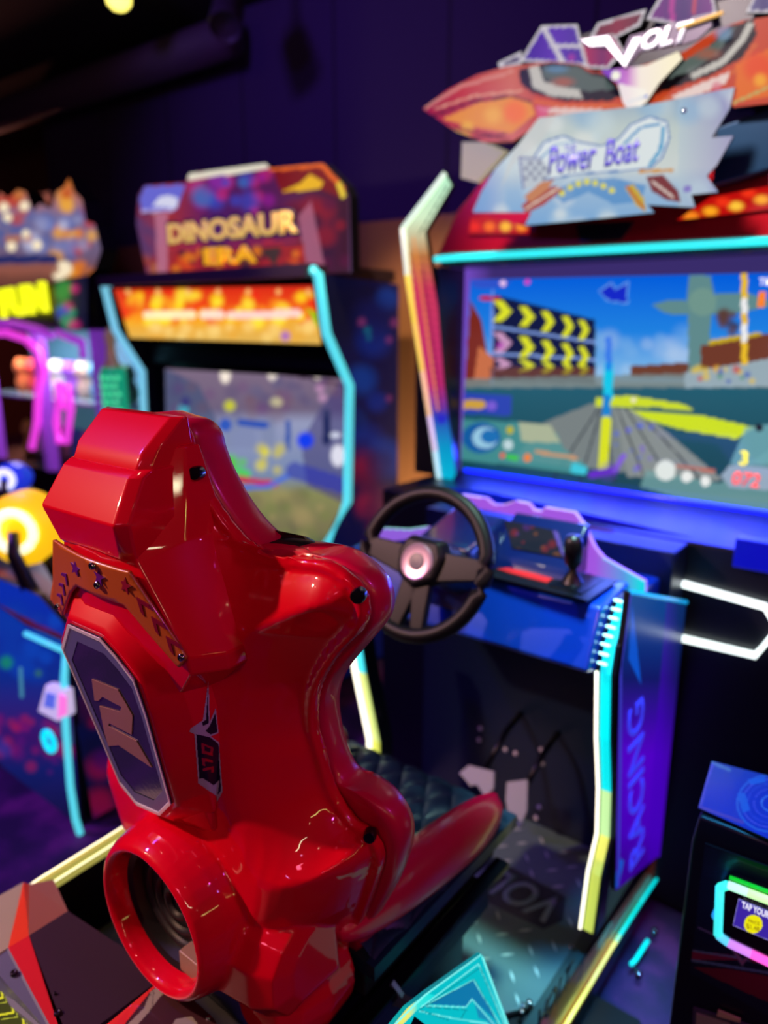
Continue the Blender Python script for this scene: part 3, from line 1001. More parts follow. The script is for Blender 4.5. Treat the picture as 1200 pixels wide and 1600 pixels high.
# ------------------------------------------------------------------ the racing cabinet the seat belongs to
rc = empty('racing_cabinet', (SX, 1.9, 0), 'large sit-down racing arcade cabinet with blue dashboard, speedboat game screen and orange boat topper', 'arcade machine')
DARKB = mat('dark_blue_laminate', (8, 12, 34), .32, coat=.2)
BLUEP = mat('blue_gloss', (12, 60, 150), .22, coat=.6)
LIT = attr_mat('lit_print', 1.0, .3)
SCRN = attr_mat('screen_glass', 1.0, .12, base=0, coat=.4)
PRT = attr_mat('printed', 0, .35, coat=.3)
N_Y = (0, -1, 0)

mb = MB(); mb.box((-1.36, 1.73, .02), (-.12, 2.55, 1.0)); mb.box((-1.36, 2.2, 1.0), (-.12, 2.55, 1.95)); mb.box((-.12, 1.73, .02), (.35, 2.55, 1.62))
mb.build('cabinet_body', mat('cabinet_black', (6, 9, 24), .4), rc, bevel=.006)
mb = MB(); mb.box((-1.12, 1.62, .17), (-.45, 1.72, 1.0)); mb.build('footwell_wall', mat('footwell_black', (10, 28, 56), .38), rc, bevel=.003)

# platform with its chequer plate
mb = MB(); mb.prism([(-1.12, 1.02, .03), (-.455, 1.02, .03), (-.455, 1.74, .03), (-1.12, 1.74, .03)], (0, 0, .12)); mb.build('platform', BLACKP, rc, bevel=.004)


def chequer(nt, b):
    b.inputs['Base Color'].default_value = (.10, .19, .19, 1); b.inputs['Roughness'].default_value = .4


PLATE = node_mat('chequer_plate_steel', chequer)
pz = .17
pl = [at(827, 1572, Z=pz), at(912, 1452, Z=pz), Vector((-.455, 1.62, pz)), Vector((-1.10, 1.62, pz)), Vector((-1.10, 1.00, pz)), Vector((-.57, 1.00, pz))]
pl = [Vector((-.53, 1.06, pz)), Vector((-.485, 1.12, pz)), Vector((-.485, 1.62, pz)), Vector((-1.10, 1.62, pz)), Vector((-1.10, 1.00, pz)), Vector((-.64, 1.00, pz))]
mb = MB(); mb.prism(pl, (0, 0, -.012)); plate = mb.build('chequer_plate', PLATE, rc, bevel=.002); plate['label'] = 'grey green chequer plate floor with raised logo'
mb = MB()
TR = mat('raised_tread', (190, 215, 210), .35)
k = 0
y = 1.02
while y < 1.60:
    x = -1.08 + (.035 if k % 2 else 0)
    j = 0
    while x < -.50:
        inlogo = (-.80 < x < -.53 and 1.28 < y < 1.42)
        if not inlogo and not (x > -.56 and y < 1.1):
            a_ = math.radians(45 if (j + k) % 2 else -45) + HEAD * 0
            d = Vector((math.cos(a_), math.sin(a_), 0)) * .016; n = Vector((-d.y, d.x, 0)) * .20; c = Vector((x, y, pz - .0005))
            mb.prism([c + d, c + n, c - d, c - n], (0, 0, .0022))
        x += .07; j += 1
    y += .042; k += 1
o = mb.build('tread_pattern', TR, plate); o['kind'] = 'stuff'
# logo on the plate, read from the screen side
LG = mat('plate_logo', (130, 165, 175), .4)
mb = MB(); mb.prism([(-.82, 1.435, pz), (-.56, 1.42, pz), (-.535, 1.35, pz), (-.56, 1.30, pz), (-.80, 1.285, pz)], (0, 0, .0006)); mb.build('logo_ground', mat('logo_navy', (14, 40, 62), .4), plate)
text('logo_letters', 'VOLT', Vector((-.565, 1.412, pz)), (-1, 0, 0), (0, -1, 0), .23, .095, LG, plate, shear=.3, ext=.0015, bold=.02)
mb = MB(); mb.box((-.486, 1.04, .15), (-.455, 1.62, .176)); mb.build('edge_trim', mat('edge_steel', (70, 96, 96), .35, metal=.5), rc, bevel=.003)
for x, y in ((817, 1571), (827, 1566), (893, 1480), (815, 1580)):
    p = at(x, y, Z=.176); mb = MB(); mb.lathe(p, (0, 0, 1), [(-.004, .006), (.003, .0055), (.004, .003), (.003, .0001)], n=14); mb.build('screw', CHR, rc, smooth=True)

# gold side strip with lettering and the light line below it
a = Art([(1027, 1337), (1034, 1352), (884, 1616), (832, 1616)], (-.447, 0, 0), (1, 0, 0), step=.003, base=(150, 92, 28))
a.grad(None, [(860, (235, 160, 50)), (930, (215, 140, 66)), (1030, (200, 134, 80))], 'x')
a.line([(918, 1472), (905, 1530)], 2.5, (40, 22, 10)); a.line([(946, 1430), (925, 1475)], 1.5, (60, 36, 16))
gs = a.build('side_strip', attr_mat('gold_foil', .0, .35, coat=.3), rc); gs['label'] = 'gold printed strip along the platform edge'
px_text('strip_letters', 'VOLT', at(838, 1618, X=-.445), at(893, 1532, X=-.445), at(829, 1598, X=-.445), mat('black_print', (16, 10, 10), .4), gs, shear=.3, ext=.001, bold=.02)
P = lambda x, y: at(x, y, X=-.440)
pts = [(1033, 1362), (1000, 1412), (968, 1462), (962, 1472), (956, 1481), (920, 1542), (878, 1612)]
cols = [(0, 225, 225), (0, 225, 215), (150, 240, 190), (236, 236, 130), (236, 236, 130), (236, 232, 110)]
for i, c in enumerate(cols):
    mb = MB(); mb.tube([P(*pts[i]), P(*pts[i + 1])], .0042, 8); mb.build('light_line', mat('led_%d_%d_%d' % c, c, .3, emit=c, es=1.1), rc, smooth=True)
mb = MB(); mb.box((-.452, 1.0, .03), (-.440, 1.75, .078)); mb.build('kick_board', DARKB, rc)
mb = MB(); mb.box((-.44, 1.25, 0.0), (-.34, 1.34, .03)); mb.build('foot_bracket', BLACKP, rc)
for x, y in ((1023, 1454), (998, 1521), (950, 1432), (925, 1535)):
    p = at(x, y, Z=.03); mb = MB(); mb.lathe(p, (0, 0, 1), [(-.03, .008), (.004, .008), (.006, .004), (.004, .0001)], n=12); mb.build('foot_bolt', CHR, rc, smooth=True)
mb = MB(); mb.tube([at(1012, 1470, Z=.03), at(993, 1500, Z=.03), at(986, 1507, Z=.03)], .005, 8); mb.build('light_line', mat('led_0_225_225'), rc, smooth=True)

# side panel of the cockpit with rising RACING letters
sp_px = [(985, 925), (1072, 941), (1031, 1338), (1024, 1341), (962, 1392), (966, 1150), (968, 1060)]
a = Art(sp_px, (-.43, 0, 0), (1, 0, 0), step=.003, base=(8, 40, 120))
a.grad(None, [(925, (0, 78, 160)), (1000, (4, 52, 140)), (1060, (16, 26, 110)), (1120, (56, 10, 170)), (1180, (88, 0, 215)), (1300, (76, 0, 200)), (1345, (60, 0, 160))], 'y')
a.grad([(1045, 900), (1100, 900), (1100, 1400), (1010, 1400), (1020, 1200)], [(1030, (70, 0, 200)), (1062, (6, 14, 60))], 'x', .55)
a.poly([(988, 940), (1002, 1070), (982, 1030)], (10, 90, 220))
a.poly([(975, 1345), (966, 1385), (960, 1390), (966, 1340)], (10, 90, 220))
a.line([(985, 930), (970, 1040), (969, 1200), (966, 1380)], 4, (60, 60, 200))
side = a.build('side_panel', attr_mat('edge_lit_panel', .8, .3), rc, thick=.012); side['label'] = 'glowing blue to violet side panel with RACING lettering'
px_text('panel_letters', 'RACING', at(1006, 1330, X=-.4285), at(1006, 1072, X=-.4285), at(983, 1326, X=-.4285), mat('panel_letter_blue', (40, 50, 220), .3, emit=(58, 62, 235), es=.9), side, shear=.3, ext=.001, bold=.01)
mb = MB()
mb.loft([[Vector((-.445, p.y, p.z)), Vector((-.432, p.y, p.z))] for p in [at(x, y, X=-.43) for x, y in ((985, 922), (1072, 938))]], cap=False, closed=False)
mb.tube([at(985, 925, X=-.432), at(1072, 941, X=-.432)], .005, 6); mb.build('panel_cap', mat('led_cyan_dim', (0, 150, 200), .3, emit=(10, 150, 210), es=.9), rc)


# lit pillars either side of the footwell
def pillar(sg):
    o = lambda v: v if sg > 0 else Vector((2 * SX - v.x, v.y, v.z))
    px = [(962, 936), (941, 1004), (934, 1048), (933, 1150), (936, 1230), (934, 1300), (920, 1360), (908, 1448)]
    c = [o(at(x, y, X=-.47)) for x, y in px]
    root = MB()
    for i in range(len(c) - 1): pass
    root.loft([[p + Vector((sg * -.004, .0, 0)), p + Vector((sg * .034, 0, 0)), p + Vector((sg * .034, .045, 0)), p + Vector((sg * -.004, .045, 0))] for p in c])
    pr = root.build('pillar', mat('pillar_black', (8, 20, 34), .3, coat=.3), rc)
    cols = [(20, 200, 220), (20, 215, 225), (0, 225, 235), (0, 215, 225), (170, 222, 150), (196, 214, 96), (190, 206, 84)]
    for i in range(7):
        a_, b_ = c[i], c[i + 1]; e = Vector((0, -.003, 0)); s0 = Vector((sg * .006, 0, 0)); s1 = Vector((sg * .026, 0, 0))
        mb = MB(); mb.prism([a_ + e + s0, a_ + e + s1, b_ + e + s1, b_ + e + s0], (0, .006, 0))
        mb.build('diffuser', mat('pillar_%d_%d_%d' % cols[i], cols[i], .3, emit=cols[i], es=1.0), pr)
    mb = MB(); mb.tube([p + Vector((0, -.006, 0)) for p in c[2:]], .0030, 8); mb.build('light_line', mat('led_cream', (255, 250, 215), .3, emit=(255, 252, 225), es=2.2), pr, smooth=True)
    # beads of the strip near the top
    tot = [c[0].lerp(c[1], k / 5) for k in range(5)] + [c[1].lerp(c[2], k / 3) for k in range(3)]
    for p in tot:
        mb = MB(); mb.lathe(p + Vector((sg * .008, -.006, 0)), (sg, 0, 0), [(-.010, .001), (-.007, .0028), (.007, .0028), (.010, .001)], n=8)
        mb.build('light_bead', mat('led_white_cyan', (200, 255, 255), .3, emit=(190, 255, 255), es=1.8), pr, smooth=True)


pillar(1)
# the left pillar stands the same way on the other side of the footwell
LPX = [(548, 960), (560, 1020), (590, 1158)]
lp = [at(556, 985, Y=1.33), at(566, 1050, Y=1.33), at(588, 1157, Y=1.36), Vector((-1.085, 1.36, .17))]
mb = MB(); mb.loft([[p + Vector((-.028, 0, 0)), p + Vector((.014, 0, 0)), p + Vector((.014, .05, 0)), p + Vector((-.028, .05, 0))] for p in lp]); lpo = mb.build('pillar', mat('pillar_black'), rc)
for i, c in ((0, (60, 215, 225)), (1, (190, 214, 120)), (2, (190, 205, 80))):
    mb = MB(); a_, b_ = lp[i] + Vector((0, -.003, 0)), lp[i + 1] + Vector((0, -.003, 0))
    mb.prism([a_ + Vector((-.022, 0, 0)), a_ + Vector((.012, 0, 0)), b_ + Vector((.012, 0, 0)), b_ + Vector((-.022, 0, 0))], (0, .006, 0)); mb.build('diffuser', mat('pillar_l_%d' % i, c, .3, emit=c, es=1.0), lpo)
mb = MB(); mb.tube([p + Vector((-.018, -.008, 0)) for p in lp], .0065, 8); mb.build('light_line', mat('led_cream'), lpo, smooth=True)

# dashboard
prof = [(1.255, .845), (1.225, .86), (1.275, .975), (1.40, .985), (1.42, .985), (1.44, .95), (1.73, .93), (1.73, .845)]
mb = MB(); mb.loft([[Vector((x, y, z)) for y, z in prof] for x in (-1.10, -1.06, -.51, -.475)])
mb.build('dashboard', mat('dash_blue', (10, 60, 190), .25, coat=.6), rc, bevel=.008)
mb = MB(); mb.prism([(-.74, 1.27, .9835), (-.50, 1.262, .9835), (-.49, 1.39, .989), (-.70, 1.395, .989)], (0, 0, .004)); o = mb.build('shifter_plate', mat('shift_plate_black', (8, 10, 18), .3), rc)
mb = MB(); mb.prism([(-.72, 1.31, .988), (-.60, 1.30, .988), (-.60, 1.325, .989), (-.70, 1.335, .989)], (0, 0, .003)); mb.build('red_inlay', REDP, o)
mb = MB(); mb.prism([(-.59, 1.285, .988), (-.52, 1.283, .988), (-.512, 1.385, .990), (-.575, 1.387, .990)], (0, 0, .003)); mb.build('shift_gate', RAIL, o, bevel=.001)
sb = at(893, 935, Y=1.33)
mb = MB(); mb.lathe((sb.x, 1.33, .985), (0, -.08, 1), [(0, .028), (.015, .018), (.03, .008), (.06, .007)], n=16); sh = mb.build('gear_shifter', BLACKP, rc, smooth=True)
mb = MB(); mb.lathe((sb.x, 1.325, 1.035), (0, -.08, 1), [(-.01, .010), (.0, .017), (.02, .0185), (.045, .018), (.055, .013), (.057, .001)], n=20); mb.build('shifter_knob', mat('knob_black', (10, 10, 16), .35), sh, smooth=True)
# instrument pod, column and small display
mb = MB(); mb.loft([[Vector((SX + a, y, z)) for a, y, z in r] for r in (
    [(-.13, 1.24, .90), (.03, 1.24, .90), (.05, 1.24, 1.0), (.03, 1.24, 1.045), (-.10, 1.24, 1.045), (-.15, 1.24, .99)],
    [(-.16, 1.42, .90), (.02, 1.42, .90), (.04, 1.42, 1.03), (.02, 1.42, 1.075), (-.12, 1.42, 1.075), (-.18, 1.42, 1.02)])])
mb.build('instrument_pod', mat('pod_blue', (8, 26, 90), .22, coat=.7), rc, bevel=.008)
mb = MB(); mb.loft([[Vector((x, y, z)) for y, z in ((1.325, .98), (1.34, 1.015), (1.425, 1.085), (1.44, 1.085), (1.44, .98))] for x in (-.745, -.575)])
mb.build('display_housing', mat('pod_blue'), rc, bevel=.004)
mb = MB(); mb.lathe((SX, 1.13, 1.04), (0, 1, -.42), [(0, .032), (.04, .04), (.16, .05)], n=24, cap=True); mb.build('steering_column', mat('knob_black'), rc, smooth='auto')
dq = [(788, 812), (872, 830), (884, 872), (800, 856)]
a = Art(dq, (0, 1.338, 1.017), (0, -.07, .085), step=.003, base=(10, 12, 40))
a.noise([(150, 20, 40), (20, 60, 160), (160, 90, 20), (90, 20, 140)], 26, 3, 9, a=.5, seed=5)
a.poly([(862, 824), (880, 827), (900, 880), (882, 876)], (110, 90, 210)); a.line(dq, 2.4, (18, 20, 40), closed=True)
a.build('dash_display', SCRN, rc)['label'] = 'small tilted instrument display'
# purple lit arch behind the dashboard
arc = [(722, 772), (760, 778), (772, 788), (788, 788), (806, 782), (826, 786), (834, 796), (846, 798), (852, 792), (898, 800), (914, 822), (930, 856), (944, 872), (1008, 908), (1008, 926), (990, 925), (900, 890), (884, 868), (862, 822), (846, 814), (724, 790)]
a = Art(arc, tuple(at(900, 860, Y=1.45)), (0, -1, .12), step=.0025, base=(150, 80, 215))
a.grad(None, [(930, (160, 84, 222)), (975, (90, 150, 225)), (1000, (20, 215, 225))], 'x')
a.line(arc[:14], 3, (228, 190, 240)); a.line([(944, 872), (1008, 908)], 4, (150, 240, 240)); a.line([(884, 868), (900, 890), (985, 922)], 3, (90, 50, 190))
a.build('dash_arch', LIT, rc, thick=.012, side=mat('arch_edge', (150, 90, 210), .3, emit=(150, 90, 220), es=.7))['label'] = 'purple glowing stepped arch around the dashboard'
arl = [(588, 838), (600, 824), (640, 826), (668, 822), (700, 824), (700, 836), (640, 842), (610, 846), (590, 850)]
a = Art(arl, tuple(at(640, 830, Y=1.35)), (0, -1, .3), step=.0025, base=(140, 90, 215)); a.line(arl[1:4], 4, (150, 235, 225)); a.build('dash_arch', LIT, rc, thick=.008)

# steering wheel
ax = Vector((0, -math.cos(math.radians(24)), math.sin(math.radians(24)))); wu = Vector((1, 0, 0)); wv = ax.cross(wu); wv = -wv if wv.z < 0 else wv
WC = Vector((SX, 1.118, 1.042))
RUB = mat('wheel_rubber', (5, 6, 12), .5, spec=.35)
mb = MB(); mb.tube([WC + wu * math.cos(t) * .140 + wv * math.sin(t) * .140 for t in np.linspace(0, 2 * math.pi, 64, endpoint=False)], .0155, 14, closed=True)
wh = mb.build('steering_wheel', RUB, rc, smooth=True)
mb = MB()
hub = [WC + ax * -.012 + (wu * a + wv * b) for a, b in ((-.045, .055), (.045, .055), (.062, .02), (.05, -.035), (.0, -.06), (-.05, -.035), (-.062, .02))]
hub2 = [WC + ax * .018 + (wu * a * .8 + wv * b * .8) for a, b in ((-.045, .055), (.045, .055), (.062, .02), (.05, -.035), (.0, -.06), (-.05, -.035), (-.062, .02))]
mb.loft([hub, hub2]); mb.build('wheel_hub', RUB, wh, bevel=.008)
def spoke(a, b, w0, w1):
    mb = MB(); A = Vector((a[0], a[1], 0)); B = Vector((b[0], b[1], 0)); d = (B - A).normalized(); n = Vector((-d.y, d.x, 0))
    q = [A + n * w0, B + n * w1, B - n * w1, A - n * w0]
    mb.prism([WC + wu * p.x + wv * p.y + ax * -.012 for p in q], ax * .018); mb.build('spoke', RUB, wh, bevel=.004)
spoke((-.04, .0), (-.136, .012), .030, .020); spoke((.04, .0), (.136, .012), .030, .020); spoke((-.012, -.04), (-.028, -.136), .022, .014); spoke((.012, -.04), (.028, -.136), .022, .014)
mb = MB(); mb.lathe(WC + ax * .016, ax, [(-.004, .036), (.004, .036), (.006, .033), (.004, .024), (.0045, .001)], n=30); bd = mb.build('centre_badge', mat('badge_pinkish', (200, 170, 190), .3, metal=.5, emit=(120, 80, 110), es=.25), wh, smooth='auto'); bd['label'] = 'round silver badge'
mb = MB(); mb.lathe(WC + ax * .021, ax, [(-.002, .018), (.001, .017), (.0012, .001)], n=24); mb.build('badge_emblem', mat('emblem_dark', (52, 40, 90), .3), wh, smooth='auto')

# pedals and bolt heads on the footwell wall
ALU = mat('pedal_aluminium', (205, 215, 230), .35, metal=.15)
for q in ([(718, 1208), (732, 1196), (772, 1206), (771, 1232), (757, 1244), (745, 1226), (735, 1228)], [(792, 1222), (824, 1218), (823, 1268), (812, 1292), (796, 1284), (790, 1250)]):
    mb = MB(); P3 = [at(x, y, Y=1.44) for x, y in q]; mb.prism(P3, (0, .008, -.004)); pd = mb.build('pedal', ALU, rc)
    c = sum(P3, Vector((0, 0, 0))) / len(P3); mb = MB(); mb.tube([c + Vector((0, .01, .0)), c + Vector((.02, .10, .10)), c + Vector((.02, .2, .12))], .008, 8); mb.build('pedal_arm', RAIL, pd, smooth=True)
for x, y in ((751, 1138), (749, 1156), (790, 1171), (806, 1177), (845, 1171), (848, 1193), (843, 1261), (838, 1278)):
    p = at(x, y, Y=1.62); mb = MB(); mb.lathe(p, (0, -1, 0), [(-.004, .0062), (.003, .006), (.006, .003), (.0055, .0001)], n=14); mb.build('bolt_head', mat('pale_zinc', (225, 225, 235), .35), rc, smooth=True)

# white neon outline on the cabinet front
q = [(1012, 925), (1014, 907), (1024, 902), (1066, 912), (1196, 948), (1216, 985), (1180, 1024), (1060, 996)]
mb = MB(); mb.tube([at(x, y, Y=1.715) for x, y in q], .0085, 10); o = mb.build('neon_outline', mat('neon_white', (255, 255, 250), .3, emit=(238, 255, 250), es=2.0), rc, smooth=True); o['label'] = 'white glowing angular light outline'
q = [(1018, 912), (1028, 904), (1068, 912), (1064, 922), (1030, 916)]
mb = MB(); mb.prism([at(x, y, Y=1.71) for x, y in q], (0, .006, 0)); mb.build('neon_outline', mat('neon_white'), rc)

# blue lit ledge under the screen
SY = 2.15
sc = lambda x, y, Y=SY: at(x, y, Y=Y)
mb = MB(); mb.loft([[Vector((x, y, z)) for y, z in ((1.74, .98), (1.74, 1.0), (2.12, .985), (2.2, .93), (1.9, .9))] for x in (-1.34, -.14)]); mb.build('ledge', mat('ledge_blue', (20, 30, 190), .35), rc)
a = Art([(700, 762), (760, 768), (1210, 868), (1210, 905), (850, 812), (705, 778)], tuple(at(900, 820, Y=1.76)), (0, -1, .9), step=.006, base=(0, 0, 150))
a.grad(None, [(700, (0, 30, 150)), (900, (0, 0, 190)), (1200, (0, 0, 120))], 'x'); a.line([(700, 779), (850, 812), (1210, 905)], 8, (0, 0, 60), .7); a.build('under_screen_light', LIT, rc)  # blue glow on the ledge, painted as an emitting panel
mb = MB(); p = at(1180, 860, Y=1.74); mb.box((p.x - .035, 1.70, p.z - .035), (p.x + .06, 1.74, p.z + .03)); bo = mb.build('speaker_box', mat('blue_plastic', (10, 20, 130), .3, emit=(4, 8, 190), es=.7), rc, bevel=.003)  # bill acceptor; the blue light on it is put in as emission
mb = MB(); mb.prism([at(915, 822, Y=1.70), at(958, 830, Y=1.70), at(952, 850, Y=1.70), at(922, 846, Y=1.70)], (0, .004, 0)); mb.build('warning_sticker', mat('sticker_brown', (120, 56, 46), .5), rc)  # flat brown patch below the screen

# screen: bezel and game picture
bz = [(703, 415), (1215, 392), (1215, 842), (1100, 818), (700, 752)]
a = Art(bz, (0, SY, 0), N_Y, step=.008, base=(64, 46, 118))
a.grad(None, [(700, (112, 70, 190)), (722, (120, 78, 200)), (770, (60, 44, 110)), (1200, (56, 44, 104))], 'x')
a.grad([(690, 690), (1215, 790), (1215, 850), (690, 770)], [(700, (116, 50, 210)), (960, (70, 40, 150)), (1200, (60, 44, 110))], 'x')
a.build('screen_bezel', LIT, rc, thick=.02)
g = [(735, 437), (1205, 426), (1205, 808), (958, 762), (719, 735)]
a = Art(g, (0, SY - .004, 0), N_Y, step=.0038, base=(20, 110, 220))
a.grad(None, [(430, (0, 92, 220)), (520, (30, 130, 225)), (590, (130, 190, 235)), (600, (140, 160, 170)), (604, (20, 90, 110)), (700, (12, 74, 88)), (800, (10, 60, 70))], 'y')
a.noise([(120, 175, 230), (180, 205, 235)], 24, 8, 26, (880, 1080, 520, 590), .35, 2)
a.poly([(735, 470), (752, 500), (770, 600), (725, 604)], (122, 40, 30))
a.poly([(770, 460), (930, 500), (930, 600), (765, 598)], (16, 24, 66)); a.line([(768, 510), (930, 535)], 4, (130, 160, 230)); a.line([(768, 552), (930, 562)], 4, (130, 160, 230)); a.line([(770, 455), (768, 600)], 4, (120, 150, 225))
for r_, (y0, dy) in enumerate(((470, 7), (520, 5), (560, 2))):
    for cx_, w_ in ((785, 15), (823, 13), (856, 11), (887, 10), (912, 9)):
        yy = y0 + dy * (cx_ - 785) / 30.0; h_ = (16 if r_ < 2 else 9)
        col = (222, 226, 40) if not (cx_ == 785 and r_ > 0) else (200, 150, 190)
        a.poly([(cx_ - w_, yy), (cx_, yy), (cx_ + w_, yy + h_), (cx_, yy + 2 * h_), (cx_ - w_, yy + 2 * h_), (cx_ - 1, yy + h_)], col)
a.poly([(748, 540), (772, 560), (768, 592), (740, 594)], (200, 110, 70)); a.disc(782, 540, 8, (190, 60, 190), .7, soft=.6)
a.poly([(765, 574), (930, 574), (930, 590), (765, 590)], (110, 60, 40), .7)
a.poly([(985, 572), (1080, 566), (1080, 590), (985, 590)], (110, 62, 44)); a.poly([(720, 592), (1205, 580), (1205, 606), (720, 606)], (120, 134, 132), .8)
a.poly([(1078, 430), (1110, 430), (1116, 460), (1170, 458), (1205, 470), (1205, 478), (1150, 490), (1112, 492), (1105, 590), (1076, 590), (1075, 492), (1040, 490), (1018, 476), (1050, 468), (1072, 470)], (96, 138, 140))
a.disc(1098, 472, 22, (112, 150, 140)); a.noise([(60, 50, 60), (90, 60, 50)], 8, 8, 14, (1120, 1160, 490, 520), .8, 3)
a.poly([(1095, 540), (1205, 520), (1205, 600), (1095, 590)], (112, 58, 40)); a.poly([(1108, 532), (1190, 518), (1190, 524), (1108, 540)], (200, 170, 30))
a.poly([(1070, 582), (1205, 560), (1205, 604), (1070, 606)], (150, 170, 180)); a.noise([(60, 90, 180), (200, 60, 50), (220, 190, 60), (60, 140, 90)], 16, 4, 9, (1080, 1200, 575, 600), .8, 6)
a.line([(1163, 426), (1163, 566)], 10, (236, 190, 40)); a.line([(1163, 470), (1163, 485)], 10, (240, 240, 240)); a.line([(1163, 510), (1163, 530)], 10, (240, 240, 240))
a.poly([(735, 437), (800, 437), (790, 450), (740, 450)], (60, 70, 190), .6); a.disc(786, 443, 5, (240, 200, 240)); a.disc(824, 441, 4, (225, 60, 190)); a.line([(752, 466), (778, 466)], 6, (190, 30, 60))
a.poly([(936, 455), (955, 440), (962, 452), (982, 440), (980, 474), (950, 470)], (20, 40, 200)); a.line([(936, 455), (955, 442), (962, 452), (982, 440), (980, 474), (950, 470)], 2, (110, 170, 240), closed=True)
a.poly([(925, 630), (960, 638), (1120, 752), (800, 720), (850, 660)], (118, 128, 128)); a.poly([(960, 638), (1000, 640), (1130, 750), (980, 745)], (134, 142, 140))
for x0_, x1_ in ((935, 860), (940, 905), (945, 960), (965, 1010), (978, 1050), (992, 1100)): a.line([(x0_, 638), (x1_, 755)], 2.5, (30, 40, 50))
a.poly([(930, 622), (985, 618), (1070, 632), (1085, 642), (1020, 636), (930, 636)], (206, 222, 30)); a.poly([(985, 640), (1100, 650), (1180, 668), (1150, 686), (1060, 670), (1010, 655)], (206, 226, 20)); a.disc(990, 625, 4, (240, 230, 200))
a.line([(951, 572), (950, 620)], 15, (0, 200, 235)); a.line([(948, 622), (947, 655)], 13, (0, 130, 210)); a.line([(947, 658), (942, 728)], 16, (218, 226, 20)); a.line([(951, 530), (951, 575)], 10, (40, 110, 235), .8)
a.noise([(60, 90, 240), (120, 60, 230)], 14, 3, 8, (960, 1030, 660, 740), .5, 7)
a.line([(960, 735), (925, 742)], 12, (100, 40, 200)); a.line([(960, 735), (975, 712)], 8, (130, 90, 220))
a.poly([(722, 612), (800, 618), (798, 650), (720, 646)], (40, 60, 190), .8); a.line([(724, 632), (752, 632)], 14, (206, 160, 60)); a.disc(768, 634, 8, (120, 90, 210))
a.poly([(720, 655), (810, 660), (870, 676), (880, 700), (918, 728), (915, 742), (720, 718)], (70, 150, 150), .8); a.poly([(810, 660), (860, 664), (876, 692), (815, 690)], (170, 180, 150))
a.disc(752, 684, 30, (10, 90, 160), ry=24); a.disc(758, 684, 20, (150, 200, 225), ry=17); a.disc(765, 682, 14, (20, 110, 180), ry=11); a.disc(797, 672, 6, (190, 180, 40)); a.disc(794, 695, 8, (190, 215, 220))
a.disc(785, 712, 4, (240, 100, 60)); a.line([(795, 714), (806, 716)], 8, (60, 200, 60)); a.disc(824, 715, 6, (240, 130, 50)); a.line([(838, 706), (900, 716)], 6, (200, 150, 110)); a.poly([(895, 722), (918, 730), (915, 742), (890, 738)], (60, 200, 220))
a.poly([(1010, 735), (1125, 755), (1205, 700), (1205, 806), (1080, 785), (1000, 760)], (110, 160, 160), .75)
a.disc(1040, 735, 16, (225, 232, 228)); a.disc(1073, 745, 9, (235, 238, 235)); a.disc(1102, 752, 8, (235, 238, 235)); a.line([(1058, 728), (1115, 736)], 5, (190, 110, 90))
a.poly([(1165, 668), (1205, 662), (1205, 725), (1140, 726)], (110, 170, 180), .8); a.disc(1186, 668, 6, (20, 20, 40))
a.poly([(1140, 726), (1205, 732), (1205, 766), (1140, 762), (1126, 744)], (150, 170, 190)); a.disc(950, 737, 16, (90, 50, 180), .3)
scn = a.build('game_screen', SCRN, rc); scn['label'] = 'screen showing a speedboat race on blue water'
px_text('screen_digits', '072', sc(1143, 757, SY - .007), sc(1186, 763, SY - .007), sc(1143, 735, SY - .007), mat('digit_red', (230, 60, 50), .3, emit=(235, 70, 60)), scn, shear=.1, ext=.001, bold=.02)
px_text('screen_digit', '1', sc(1183, 480, SY - .007), sc(1194, 480, SY - .007), sc(1183, 456, SY - .007), mat('digit_orange', (245, 130, 30), .3, emit=(250, 130, 40)), scn, ext=.001, bold=.02)
px_text('screen_digit', '3', sc(1155, 727, SY - .007), sc(1168, 728, SY - .007), sc(1155, 704, SY - .007), mat('digit_yellow', (235, 225, 30), .3, emit=(240, 230, 40)), scn, ext=.001, bold=.02)
px_text('screen_digits', 'TIME', sc(1185, 446, SY - .007), sc(1215, 446, SY - .007), sc(1185, 434, SY - .007), mat('digit_white', (240, 240, 255), .3, emit=(240, 240, 255)), scn, ext=.001, bold=.02)

# left light wing beside the screen
WY = 1.98
wq = [(694, 268), (706, 290), (664, 362), (672, 410), (684, 480), (694, 600), (712, 740), (700, 764), (684, 764), (655, 560), (627, 358)]
a = Art(wq, (0, WY, 0), N_Y, step=.004, base=(200, 60, 120))
a.grad(None, [(268, (180, 240, 200)), (340, (215, 240, 200)), (400, (190, 120, 60)), (450, (206, 56, 90)), (600, (190, 40, 110)), (650, (40, 60, 180)), (700, (0, 150, 200)), (764, (0, 190, 220))], 'y')
a.grad([(627, 340), (634, 350), (648, 480), (684, 760), (684, 770), (620, 400)], [(350, (230, 255, 225)), (450, (250, 210, 90)), (540, (250, 190, 120)), (640, (220, 170, 235)), (700, (225, 250, 245)), (764, (200, 250, 250))], 'y')
a.line([(640, 345), (690, 275)], 3, (250, 255, 240)); a.line([(655, 365), (700, 290)], 2, (20, 80, 50)); a.line([(646, 370), (662, 480), (684, 640)], 2.2, (250, 150, 60)); a.line([(660, 420), (690, 640)], 2, (120, 10, 60))
for yy in range(400, 620, 12): a.line([(655 + (yy - 400) * .13, yy), (672 + (yy - 400) * .1, yy + 4)], 1.4, (120, 20, 60), .6)
a.disc(690, 655, 8, (40, 30, 200), .8)
a.build('light_wing', LIT, rc, thick=.02)['label'] = 'tall neon edged wing left of the screen'
wp = [(695, 271), (629, 357), (636, 430), (648, 505), (660, 580), (671, 650), (680, 705), (688, 762)]
wc = [(226, 250, 222), (240, 248, 226), (250, 222, 80), (250, 214, 90), (250, 200, 150), (222, 200, 226), (190, 236, 236)]
